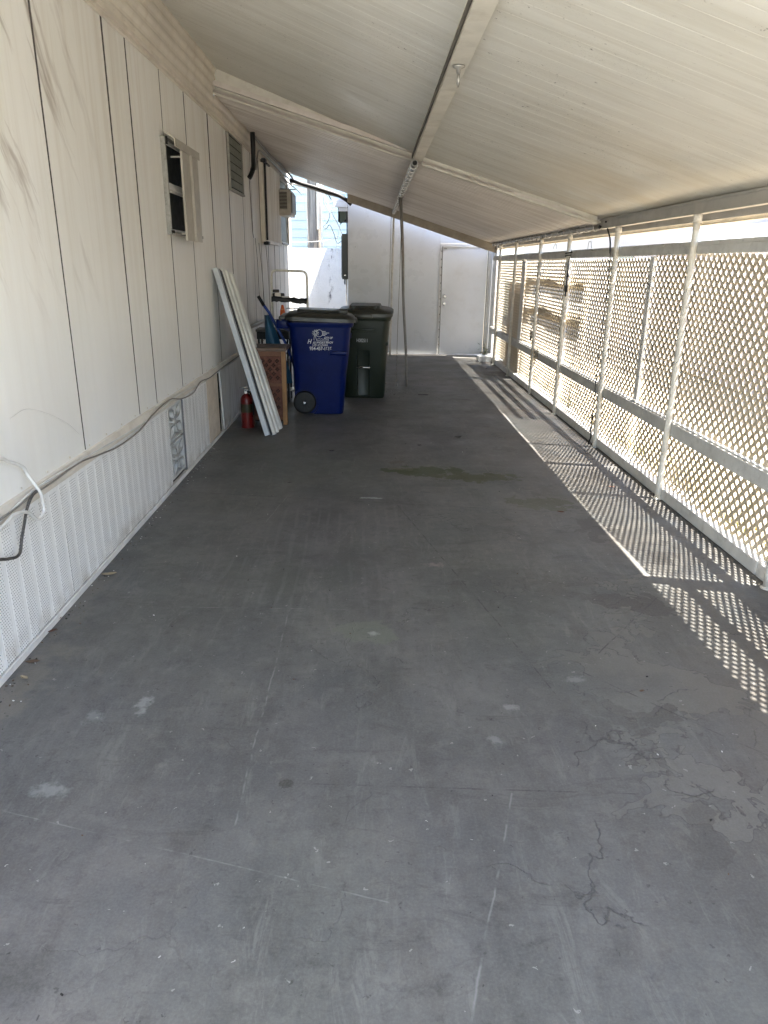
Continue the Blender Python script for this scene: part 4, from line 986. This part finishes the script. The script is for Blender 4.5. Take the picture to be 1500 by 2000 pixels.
for yy in (.04, 2.86):
    bm = BM(); box(bm, .021, .06, yy, yy + .05, 0, 1.66, bev=.003); obj('upright', bm, M['slat'], t)
# rubble lump behind lattice
def lump(name, label, c, r, m, seed):
    bm = BM(); bmesh.ops.create_icosphere(bm, subdivisions=4, radius=1.0)
    for v in bm.verts:
        d = noise.noise(v.co * 2.1 + Vector((seed, 0, 0))) * .35 + noise.noise(v.co * 7 + Vector((0, seed, 0))) * .14
        v.co = Vector((c[0] + v.co.x * r[0] * (1 + d), c[1] + v.co.y * r[1] * (1 + d), max(c[2] - r[2] * .9, c[2] + v.co.z * r[2] * (1 + d))))
    return tag(obj(name, bm, M[m]), label, 'stone')
lump('stone', 'mossy black and pale broken stone behind the lattice by the nearest whole post', (2.31, 5.05, .07), (.045, .17, .13), 'stone', 3)
lump('stone', 'small dark stone at the lattice foot right of the mossy one', (2.30, 3.95, .03), (.04, .09, .06), 'stone', 9)
# weeds along the outside of the fence: ground cover
bm = BM()
for k in range(2600):
    y = random.uniform(2.5, 13.0); x = 2.30 + abs(random.gauss(0, .10)); hgt = random.uniform(.03, .16)
    if noise.noise(Vector((y * 1.3, 4, 0))) < -.02: continue
    a = random.uniform(0, 6.28); wd = random.uniform(.003, .007); d = Vector((math.cos(a), math.sin(a), 0)) * wd; ln = Vector((random.uniform(-.04, .04), random.uniform(-.04, .04), 0))
    b = Vector((x, y, -.022)); v = [bm.verts.new(b - d), bm.verts.new(b + d), bm.verts.new(b + d * .7 + ln * .5 + Vector((0, 0, hgt * .6))), bm.verts.new(b - d * .7 + ln * .5 + Vector((0, 0, hgt * .6))), bm.verts.new(b + ln + Vector((0, 0, hgt)))]
    bm.faces.new(v[:4]); bm.faces.new([v[3], v[2], v[4]])
t_ = NT('dry_green_weeds', .7, .2); t_.color(t_.mix(t_.ramp(t_.noise(t_.co(), 2.5, 3), .4, .6), (.30, .22, .08), (.12, .16, .04)))
o = obj('grass', bm, t_.m); o['kind'] = 'stuff'

# corner weed and block
wd = thing('weed', 'small green weed sprouting at the foot of the shed door corner', 'plant', (2.12, 13.62, 0))
bm = BM()
for k in range(26):
    a = random.uniform(0, 6.28); l = random.uniform(.06, .20); z = random.uniform(.02, .24)
    c = Vector((math.cos(a) * l * .45, math.sin(a) * l * .45, z)); d = Vector((math.cos(a), math.sin(a), random.uniform(-.3, .7))).normalized(); s = d.cross(Vector((0, 0, 1))).normalized() * .022
    v = [bm.verts.new(p) for p in (c, c + d * .035 + s, c + d * .085, c + d * .035 - s)]; bm.faces.new(v)
obj('leaves', bm, M['leaf_g'], wd)
bm = BM(); tube(bm, spline([(0, 0, 0), (.01, 0, .1), (-.01, .01, .24)], 5), .004, 6); obj('stem', bm, M['leaf_g'], wd)
bm = BM(); box(bm, -.13, .10, -.10, .10, 0, .10, bev=.006); o = obj('concrete_block', bm, M['block']); o.location = (2.02, 12.9, 0); tag(o, 'small white painted block on the floor in the far right corner', 'block')

# ================================================================== WHEELED BINS
def bin_(label, loc, rot, body_m, lid_m, catch=True, s=1.0):
    t = thing('wheeled_bin', label, 'bin', loc, rot, 'wheeled rubbish bins by the wall')
    # local: front = -y, wheels at +y
    bm = BM()
    loft(bm, [(0, .022, .0, .248, .262, .05), (0, .022, .015, .258, .272, .06), (0, .010, .45, .276, .295, .08), (0, .0, .70, .290, .318, .08), (0, .0, .95, .311, .335, .08), (0, 0, 1.00, .314, .338, .08)])
    body = obj('body', bm, body_m, t, True)
    cuts = []
    for sx in (-1, 1):   # wheel arches
        b = BM(); lathe(b, [(.158, 0), (.158, .10)], (.200 if sx > 0 else -.300, .185, .127), 32, axis='X'); cuts.append(b)
    b = BM(); box(b, -.31, .31, .20, .6, -.05, .127); cuts.append(b)
    if catch:
        b = BM(); box(b, -.085, .075, -.5, -.225, .02, .60, bev=.02); cuts.append(b)
    cut(body, cuts)
    try: body.data.set_sharp_from_angle(angle=R(30))
    except Exception: pass
    bm = BM()   # side grips and front notch ledges
    for sx in (-1, 1):
        box(bm, sx * .280 - .018, sx * .280 + .018, -.29, -.10, .655, .70, bev=.010)
    box(bm, -.15, .15, -.345, -.30, .83, .865, bev=.01)
    loft(bm, [(0, .0, .955, .326, .356, .08), (0, 0, .985, .336, .366, .085), (0, 0, 1.005, .336, .366, .085)])
    obj('rim', bm, body_m, t, True)
    # handle at the back
    bm = BM(); box(bm, -.26, -.215, .33, .475, .93, 1.03, bev=.02); box(bm, .215, .26, .33, .475, .93, 1.03, bev=.02); tube(bm, [(-.25, .455, 1.0), (.25, .455, 1.0)], .018, 12)
    prism(bm, [(.33, .90), (.34, .90), (.47, .955), (.47, .965), (.34, .93)], -.214, .214, 'X')
    obj('handle', bm, body_m, t, True)
    # domed lid, tilted slightly
    def dome(h):
        def f(x, y):
            k = max(0, 1 - (abs(x) / .36) ** 2.4) * max(0, 1 - (abs(y) / .42) ** 2.4); return 1.035 + h * k ** .5 * .82 + (y + .3) * .035
        return f
    bm = BM(); e = lambda x, y: 1.005 + (y + .3) * .03
    e2 = lambda x, y: 1.040 + (y + .3) * .035
    rings = [(0, .0, e, .338, .372, .09), (0, .0, e, .350, .385, .10), (0, .0, e2, .348, .383, .10)]
    for f in (.93, .82, .70, .58, .46, .30, .12): rings.append((0, .0, dome(.085), .345 * f, .38 * f, .10 * f + .01))
    loft(bm, rings)
    lid = obj('lid', bm, lid_m, t, True)
    bm = BM()
    loft(bm, [(0, .02, lambda x, y: 1.085 + (y + .3) * .035, .20, .24, .06), (0, .02, lambda x, y: 1.118 + (y + .3) * .035, .185, .225, .06)])
    for xx in (-.13, .13): box(bm, xx - .02, xx + .02, -.30, .2, 1.085, 1.125, bev=.008)
    box(bm, -.11, .11, -.405, -.375, .985, 1.035, bev=.01)
    obj('lid_ridge', bm, lid_m, lid, True)
    bm = BM(); tube(bm, [(-.29, .42, 1.035), (.29, .42, 1.035)], .016, 10); box(bm, -.30, .30, .36, .44, 1.03, 1.065, bev=.012); obj('lid_hinge', bm, lid_m, lid)
    # wheels
    for sx in (-1, 1):
        x = sx * .224
        bm = BM(); lathe(bm, [(.098, -.026), (.118, -.026), (.127, -.016), (.127, .016), (.118, .026), (.098, .026)], (x, .185, .127), 36, axis='X')
        wh = obj('wheel', bm, M['dark'], t)
        bm = BM(); xo = x + sx * .022
        lathe(bm, [(.030, -.010), (.030, .012), (.02, .014)] if sx > 0 else [(.02, -.014), (.030, -.012), (.030, .010)], (xo, .185, .127), 20, axis='X')
        for k in range(12):
            a = math.pi * 2 * k / 12; m = Matrix.Translation((xo, .185, .127)) @ Matrix.Rotation(a, 4, 'X'); box(bm, -.004, .004, .028, .100, -.004, .004, mtx=m)
        obj('spokes', bm, simple('worn_black_plastic', (.016, .016, .016), .4), wh)
        bm = BM(); lathe(bm, [(.013, -.018), (.013, .018)], (xo + sx * .004, .185, .127), 14, axis='X'); obj('hub_cap', bm, M['chrome'], wh)
    bm = BM(); tube(bm, [(-.21, .185, .127), (.21, .185, .127)], .012, 10); obj('axle', bm, M['metal'], t)
    if catch:
        bm = BM(); tube(bm, [(-.09, -.275, .385), (.08, -.275, .385)], .013, 12); obj('catch_bar', bm, M['chrome'], t)
    return t
blue = bin_('dark blue wheeled bin with white city print, nearest the camera beside the wooden stand', (-.565, 8.27, 0), R(90 + 2), M['bluebin'], M['lid'], catch=False)
green = bin_('dark green wheeled bin with recessed front and metal bar, behind the blue bin', (-.075, 9.33, 0), R(-3), M['greenbin'], M['lid_g'], catch=True)
# print on the blue bin (its +x... side facing the camera); plane: local x = +, text runs along local -y
def side_mtx(u, z, tilt=0.0):
    """u: metres to the viewer's right of the bin centre on the camera-facing side"""
    # local frame: viewer right = -y local, up = z, outward = +x?  choose the side that faces -Y world
    ang = R(92); outward_world = Vector((0, -1, 0)); inv = Matrix.Rotation(-ang, 4, 'Z')
    ow = inv @ outward_world; sx = 1 if ow.x > 0 else -1
    xs = sx * (.290 + (z - .70) * .084 + .0045)
    right = inv @ Vector((1, 0, 0)); right = Vector((0, 1 if right.y > 0 else -1, 0))
    up_ = Vector((0, 0, 1)); out = Vector((sx, 0, 0))
    m = Matrix((( right.x, up_.x, out.x, xs), (right.y, up_.y, out.y, right.y * u), (right.z, up_.z, out.z, z), (0, 0, 0, 1)))
    return m
IK = M['ink']
prt = [('954-457-1616', .052, .005, .712, 0.0, .0012, .240), ('City of Choice', .036, .0, .757, .3, .0005, .165), ('H', .066, -.112, .782, .35, .0016, .050),
       ('ALLANDALE BEACH', .030, .030, .785, .3, .0006, .220), ('CITY OF', .029, .092, .834, .3, .0008, .094)]
for s_, sz, u, z, sh, bo, wd_ in prt: text_mesh('lettering', s_, sz, IK, blue, side_mtx(u, z), sh, .0005, bo, 1.0, 1.0, wd_)
# emblem: sun disc outline, rays, palm, waves
bm = BM()
def stroke(pts, w=.0035):
    for (a, b), (c, d) in zip(pts, pts[1:]):
        L = math.hypot(c - a, d - b) or 1e-6; nx, ny = -(d - b) / L * w / 2, (c - a) / L * w / 2
        v = [bm.verts.new(p) for p in ((a + nx, b + ny, 0), (c + nx, d + ny, 0), (c - nx, d - ny, 0), (a - nx, b - ny, 0))]; bm.faces.new(v)
cs = (.0, .0)
stroke([(.032 * math.cos(a), .032 * math.sin(a)) for a in [R(-150 + k * 15) for k in range(21)]], .004)
for zz, L in ((.017, .030), (.004, .062), (-.007, .042), (-.018, .026)): stroke([(.030, zz), (.030 + L, zz - .001)], .0055)
for a in range(0, 360, 36):
    ca, sa = math.cos(R(a)), math.sin(R(a)); c0 = (-.034, .005)
    stroke([(c0[0] + ca * .008, c0[1] + sa * .008), (c0[0] + ca * .022 - sa * .004, c0[1] + sa * .022 + ca * .006), (c0[0] + ca * .032, c0[1] + sa * .030 - .003)], .0045)
stroke([(-.040, -.010), (-.047, -.035), (-.050, -.055), (-.046, -.064)], .0035); stroke([(-.036, -.010), (-.034, -.035), (-.027, -.056), (-.022, -.064)], .0035)
stroke([(-.024, -.054), (-.010, -.052), (.0, -.047), (.012, -.054), (.024, -.048), (.036, -.056), (.052, -.050), (.066, -.058), (.082, -.050)], .003)
stroke([(-.028, -.066), (.085, -.069)], .003); stroke([(.084, -.050), (.085, -.069)], .003)
em = obj('emblem', bm, IK, blue); em.matrix_local = side_mtx(-.008, .892) @ Matrix.Scale(1.16, 4)
# number on the green bin
g = Matrix(((1, 0, 0, .0), (0, 0, -1, -.312), (0, 1, 0, .715), (0, 0, 0, 1)))
text_mesh('lettering', 'H082511', .058, IK, green, g, 0, .0006, .0008, 1.0, 1.0, .135)
for c in green.children:
    if c.name.startswith('lettering'): c.location.x = -.02; c.location.y = -.3235; c.location.z = .70

# ================================================================== WOODEN STAND with fretwork
st = thing('wooden_stand', 'reddish wooden stand with pierced quatrefoil panels between the leaning planks and the blue bin', 'stand', (-1.255, 7.43, 0))
Wd, Dp, Hh = .385, .40, .79
bm = BM(); box(bm, -.02, Wd + .005, -.012, Dp, Hh - .035, Hh, bev=.006); obj('top', bm, M['woodtop'], st)
bm = BM(); box(bm, 0, Wd - .002, 0, .025, Hh - .085, Hh - .036); box(bm, 0, .04, 0, .03, 0, Hh - .086); box(bm, .04, Wd - .046, .002, .028, .40, .43); box(bm, .04, Wd - .046, .002, .028, .05, .08); obj('frame', bm, M['wood'], st)
for x in (Wd - .045,):
    bm = BM(); box(bm, x, x + .045, -.004, .045, 0, Hh - .036, bev=.003); obj('leg', bm, M['woodlt'], st)
bm = BM(); box(bm, Wd - .10, Wd - .06, Dp - .05, Dp - .004, 0, Hh - .036, bev=.003); obj('leg', bm, M['woodlt'], st)
bm = BM(); box(bm, 0, .03, Dp - .05, Dp - .004, 0, Hh - .036, bev=.003); obj('leg', bm, M['wood'], st)
def fret(z0, z1):
    bm = BM(); box(bm, .0405, Wd - .0465, .004, .018, z0, z1); p = obj('pierced_panel', bm, M['terracotta'], st)
    cb = BM(); row = 0; z = z1 - .045
    while z > z0 + .03:
        x = .075 + (.037 if row % 2 else 0)
        while x < Wd - .07:
            for dx, dz in ((0, .013), (0, -.013), (.013, 0), (-.013, 0)):
                lathe(cb, [(.0095, -.02), (.0095, .04)], (x + dx, 0, z + dz), 10, axis='Y')
            x += .074
        z -= .037 * 1.15; row += 1
    # one cutter at a time keeps the boolean robust: petals overlap, so use a self-union
    c = obj('cut', cb, M['terracotta']); c.parent = None
    c.location = st.location
    md = p.modifiers.new('b', 'BOOLEAN'); md.operation = 'DIFFERENCE'; md.object = c; md.solver = 'EXACT'; md.use_self = True
    bpy.context.view_layer.update()
    me = bpy.data.meshes.new_from_object(p.evaluated_get(bpy.context.evaluated_depsgraph_get())); p.modifiers.clear(); p.data = me
    bpy.data.objects.remove(c)
fret(.4305, Hh - .086); fret(.0805, .3995)
bm = BM(); box(bm, .02, Wd - .02, .06, .075, .02, Hh - .05); obj('back_board', bm, simple('dark_back_board', (.035, .018, .012), .8), st)

# ================================================================== LEANING PLANKS
def lean(name, label, base, top, prof, m, side, group=None):
    """profile (u,w) swept from base to top; side: direction of u"""
    b, tp = Vector(base), Vector(top); ax = (tp - b).normalized(); u = (Vector(side) - ax * Vector(side).dot(ax)).normalized(); w_ = ax.cross(u)
    bm = BM(); n = len(prof)
    A = [bm.verts.new(b + u * p + w_ * q) for p, q in prof]; B = [bm.verts.new(tp + u * p + w_ * q) for p, q in prof]
    bm.faces.new(A[::-1]); bm.faces.new(B)
    for k in range(n): bm.faces.new([A[k], A[(k + 1) % n], B[(k + 1) % n], B[k]])
    o = obj(name, bm, m); return tag(o, label, 'plank', group)
# plank frames: narrow edge piece to the left, wide grooved piece to the right
pw = [(.0, 0), (.012, .010), (.030, .010), (.036, .004), (.060, .004), (.066, .012), (.080, .012), (.088, .003), (.128, .003), (.136, .010), (.175, .010), (.182, 0), (.182, -.006), (0, -.006)]
SD = (.35, 1.0, 0)
lean('white_plank', 'wide grooved white vinyl plank leaning on the siding, the right one of the pair', (-.958, 6.935, .004), (-1.462, 7.30, 1.55), [(p * 2.05, -q * 1.8) for p, q in pw], M['plank'], (.09, 1, 0), 'white vinyl planks leaning on the siding')
lean('white_plank', 'narrow pale grey white vinyl plank leaning on the siding, the left one of the pair', (-1.030, 6.875, .004), (-1.490, 7.10, 1.545), [(0, 0), (.046, 0), (.046, .20), (0, .20)], M['plank_g'], (1, 0, 0), 'white vinyl planks leaning on the siding')
lean('black_strip', 'thin black strip between the two leaning white planks', (-.982, 6.915, .004), (-1.460, 7.20, 1.535), [(0, 0), (.020, 0), (.020, .10), (0, .10)], M['dark'], (1, 0, 0))  # black strip fills the gap between the planks

# ================================================================== FIRE EXTINGUISHER
fe = thing('fire_extinguisher', 'red fire extinguisher standing on the floor against the skirting behind the planks', 'fire extinguisher', (-1.265, 7.30, 0))
bm = BM(); lathe(bm, [(.050, 0), (.060, .004), (.062, .02), (.062, .27), (.058, .30), (.044, .325), (.024, .340), (.020, .350)], (0, 0, 0), 32); obj('cylinder', bm, M['red'], fe, True)
bm = BM(); lathe(bm, [(.0628, .16), (.0628, .245)], (0, 0, 0), 32); obj('paper_label', bm, M['olive_label'], fe, True)
bm = BM(); lathe(bm, [(.018, .349), (.018, .375), (.012, .38)], (0, 0, 0), 14); box(bm, -.02, .07, -.008, .008, .378, .386, mtx=Matrix.Translation((0, 0, .0))); box(bm, -.01, .075, -.008, .008, .405, .412, mtx=Matrix.Rotation(R(-8), 4, 'Y')); obj('valve', bm, M['chrome'], fe)
bm = BM(); tube(bm, spline([(.016, -.01, .365), (.055, -.03, .36), (.075, -.03, .30), (.068, -.03, .2), (.066, -.02, .13)], 6), .008, 8); obj('hose', bm, M['dark'], fe)
bm = BM(); lathe(bm, [(.016, -.006), (.016, .002)], (0, -.02, .362), 12, axis='Y'); obj('gauge', bm, M['chrome'], fe)
bm = BM(); lathe(bm, [(.056, .0), (.066, .0), (.066, .012), (.060, .014)], (0, 0, 0.0), 24); obj('foot_ring', bm, M['red'], fe)

# ================================================================== FOLDING TROLLEY behind the blue bin, things on it
tr = thing('folding_trolley', 'folding trolley with a pale tubular handle standing behind the blue bin', 'trolley', (-.985, 9.05, 0))
bm = BM()
hp = [(-.215, 0, .16), (-.215, 0, 1.40), (-.208, 0, 1.48), (-.195, 0, 1.505), (-.165, 0, 1.520), (.165, 0, 1.515), (.19, 0, 1.50), (.205, 0, 1.475), (.210, 0, 1.40), (.210, 0, .16)]
tube(bm, hp, .0135, 12); obj('handle', bm, simple('cream_metal_tube', (.68, .66, .58), .4, dirt=(.3, .28, .22)), tr)
bm = BM(); tube(bm, [(-.21, 0, .55), (.205, 0, .55)], .010, 8); tube(bm, [(-.21, 0, .95), (.205, 0, .95)], .010, 8); obj('crossbar', bm, M['metal'], tr)
bm = BM(); box(bm, -.22, .22, -.22, .0, .12, .135, bev=.004); obj('toe_plate', bm, M['metal'], tr)
for sx in (-.245, .245):
    bm = BM(); lathe(bm, [(.075, -.015), (.085, -.01), (.085, .01), (.075, .015)], (sx, .03, .085), 24, axis='X'); obj('wheel', bm, M['dark'], tr)
bg_ = thing('black_bag', 'crumpled black bag and strap laid over the trolley frame', 'bag', (-.985, 9.0, 1.17))
bm = BM(); bmesh.ops.create_grid(bm, x_segments=36, y_segments=12, size=.5)
for v in bm.verts:
    x, y = v.co.x, v.co.y; n_ = noise.noise(Vector((x * 7, y * 5, 1.3)))
    v.co = Vector((x * .42, math.sin(y * 3.1) * .05 - .01, .025 + math.cos(y * 3.1) * .022 + n_ * .016 - .012 * math.sin(x * 3)))
r_ = bmesh.ops.extrude_face_region(bm, geom=bm.faces[:])
for v in [e for e in r_['geom'] if isinstance(e, bmesh.types.BMVert)]: v.co.z -= .035 + .008 * noise.noise(v.co * 30)
obj('cloth', bm, M['dark'], bg_, True)
bm = BM(); box(bm, -.20, -.06, -.03, .03, .055, .095, bev=.012); box(bm, -.195, -.12, -.035, .025, .10, .135, bev=.008); obj('pouch', bm, simple('brown_black_leather', (.045, .035, .03), .5), bg_)
bm = BM(); box(bm, -.17, -.10, -.036, -.031, .045, .10); box(bm, -.09, .0, -.04, -.028, .045, .06); obj('pale_clasp', bm, M['trim'], bg_)
oc = thing('orange_bottle', 'small bright orange cone-shaped bottle behind the blue bin under the black bag', 'bottle', (-1.075, 9.02, .9655))
bm = BM(); lathe(bm, [(.033, 0), (.036, .01), (.030, .09), (.020, .13), (.014, .155), (.006, .162)], (0, 0, 0), 20); obj('bottle_body', bm, M['orange'], oc, True)
bm = BM(); lathe(bm, [(.016, .10), (.017, .118)], (.0, -.012, 0), 12); obj('band', bm, simple('pale_orange', (.8, .3, .12), .4), oc)
wr = thing('wire_basket', 'small wire basket rim beside the orange bottle', 'basket', (-.95, 9.0, .955))
bm = BM()
for z in (.0, .135):
    tube(bm, [(-.075, -.05, z), (.075, -.05, z), (.075, .05, z), (-.075, .05, z), (-.075, -.05, z)], .0028, 6)
for x in (-.075, -.025, .025, .075):
    for y in (-.05, .05): tube(bm, [(x, y, 0), (x, y, .135)], .002, 5)
obj('wire_frame', bm, M['metal'], wr)
sh = thing('shelf', 'dark low shelf or grill box behind the blue bin against the wall', 'shelf', (-1.36, 8.75, 0))
bm = BM(); box(bm, 0, .38, 0, .3, .745, .83, bev=.006); obj('shelf_board', bm, M['dark'], sh)
bm = BM(); box(bm, -.01, .39, -.01, .31, .831, .86, bev=.004); obj('tray', bm, simple('grey_tray', (.10, .10, .095), .5), sh)
for x in (.01, .35):
    for y in (.01, .27): 
        bm = BM(); box(bm, x, x + .022, y, y + .022, 0, .744); obj('leg', bm, M['dark'], sh)
cbx = thing('cardboard_box', 'grey storage box under the dark shelf behind the blue bin', 'box', (-1.30, 8.80, 0))
bm = BM(); box(bm, 0, .27, 0, .22, 0, .36, bev=.01); obj('box_body', bm, simple('grey_plastic_box', (.13, .13, .125), .5), cbx)
bm = BM(); box(bm, -.01, .28, -.01, .23, .361, .385, bev=.006); obj('box_lid', bm, simple('pale_lid', (.25, .25, .24), .5), cbx)

# blue snow-type shovel
sv = thing('shovel', 'blue long-handled scoop shovel with black grip leaning behind the wooden stand', 'shovel', (0, 0, 0))
bm = BM(); tube(bm, [(-1.215, 8.24, 1.20), (-1.13, 8.24, 1.08), (-.965, 8.22, .77), (-.86, 8.20, .50)], .0155, 12); obj('shaft', bm, M['blue'], sv)
bm = BM(); tube(bm, [(-1.245, 8.24, 1.258), (-1.185, 8.24, 1.155)], .0185, 12); obj('grip', bm, M['dark'], sv)
bm = BM()
n_u, n_v = 10, 12; G = []
for i in range(n_u + 1):
    row = []
    for j in range(n_v + 1):
        u = i / n_u; v_ = j / n_v
        ztop = 1.055; z = .30 + (ztop - .30) * v_
        xl = -1.185 - .015 * v_; xr = -.90 - .24 * v_ ** 1.2
        x = xl + (xr - xl) * u
        y = 8.31 - .07 * math.sin(math.pi * u) + .03 * v_
        row.append(bm.verts.new((x, y, z)))
    G.append(row)
for i in range(n_u):
    for j in range(n_v): bm.faces.new([G[i][j], G[i + 1][j], G[i + 1][j + 1], G[i][j + 1]])
r_ = bmesh.ops.extrude_face_region(bm, geom=bm.faces[:])
for v in [e for e in r_['geom'] if isinstance(e, bmesh.types.BMVert)]: v.co.y += .006
obj('scoop', bm, M['bluegreen'], sv, True)

# ================================================================== FLOOR LITTER
def leaf(x, y, L, m, label, rot, curl=.3, w_=.45, name='leaf'):
    bm = BM(); n = 8; rows = []
    for i in range(n + 1):
        u = i / n; hw = L * w_ * math.sin(math.pi * min(1, u * .96 + .02)) ** .8 * .5 * (1 + .25 * noise.noise(Vector((u * 5, x * 9, y)))); z = .004 + curl * L * (u - .5) ** 2 * 1.2
        rows.append([bm.verts.new(((u - .5) * L, s * hw, z + abs(s) * hw * curl * 1.3)) for s in (-1, -.4, 0.0, .4, 1)])
    for a, b in zip(rows, rows[1:]):
        for k in range(4): bm.faces.new([a[k], b[k], b[k + 1], a[k + 1]])
    r_ = bmesh.ops.extrude_face_region(bm, geom=bm.faces[:])
    for v in [e for e in r_['geom'] if isinstance(e, bmesh.types.BMVert)]: v.co.z += .0008
    o = obj(name, bm, M[m]); o.location = (x, y, .0008); o.rotation_euler = (0, 0, rot)
    return tag(o, label, 'leaf', 'dry leaves on the carport floor')
for x, y, L, m, lab, rt in [
    (-1.40, 3.56, .11, 'strawy', 'curled pale straw-coloured leaf on the floor at the skirting', .3), (-1.465, 4.17, .05, 'leaf_b', 'small brown leaf touching the skirting track below the looped cable', 1.2),
    (-1.44, 2.93, .06, 'leaf_r', 'reddish leaf scrap at the skirting near the left edge', .9), (-1.46, 3.06, .045, 'leaf_r', 'small red-brown leaf right behind the reddish scrap', 2.0),
    (-1.41, 2.66, .08, 'leaf_b', 'brown leaf closest to the bottom left corner of the skirting', .1), (-1.39, 2.54, .06, 'strawy', 'pale twiggy leaf in the dirt nearest the camera on the left', -.5),
    (1.09, 2.455, .035, 'leaf_b', 'small crumpled brown leaf alone on the open right floor', .4), (1.314, 4.65, .075, 'leaf_r', 'reddish leaf at the edge of the lit lattice pattern', -.4),
    (.86, 6.9, .10, 'dark', 'thin dark leaf on the floor beyond the green stain', .15), (.33, 6.6, .03, 'dark', 'tiny black leaf bit left of the far thin dark leaf', .9), (.46, 6.55, .06, 'dark', 'small dark leaf between the stain and the grey pipe post', .2),
    (1.86, 5.25, .08, 'leaf_r', 'brown leaf in the lattice light near the nearest whole post', 2.9), (-.62, 5.3, .05, 'dark', 'small dark leaf in front of the planks', .3), (-.35, 6.3, .07, 'dark', 'dark leaf in front of the blue bin', .1),
    (1.05, 1.75, .018, 'dark', 'tiny black pellet-like leaf bit at the lower right', .8), (1.9, 11.9, .05, 'dark', 'small dark leaf near the far right corner', .5)]:
    leaf(x, y, L * .72, m, lab, rt)
bm = BM()
for k in range(420):
    if k < 240: x, y = random.gauss(-1.44, .05), random.uniform(1.6, 6.5)
    elif k < 330: x, y = random.gauss(.42, .25), random.gauss(9.7, .35)
    else: x, y = random.uniform(-1.3, 2.0), random.uniform(1.2, 9)
    if x < -1.446: x = -1.446 + random.uniform(0, .05)
    r = random.uniform(.0008, .0026); a = random.uniform(0, 6.28)
    m = Matrix.Translation((x, y, r * .6)) @ Matrix.Rotation(a, 4, 'Z')
    box(bm, -r * random.uniform(1, 2.4), r * 1.5, -r, r * random.uniform(.6, 1.2), -r * .55, r * .5, random.choice((0, 0, 1, 2)), mtx=m)
o = obj('grit', bm, [M['leaf_b'], M['block'], M['dark']]); o['kind'] = 'stuff'
for (x, y, rt, lab) in [(.05, 9.55, .3, 'thin dark twig on the floor left of the chain hook'), (.62, 9.35, -.3, 'thin dark twig on the floor right of the grey pipe post'), (.30, 9.30, 1.2, 'short dark twig just in front of the chain hook')]:
    cable('twig', [(x, y, .004), (x + .05 * math.cos(rt), y + .05 * math.sin(rt), .008), (x + .13 * math.cos(rt + .2), y + .13 * math.sin(rt + .2), .004)], .003, M['dark'], lab, 'twig', 5)
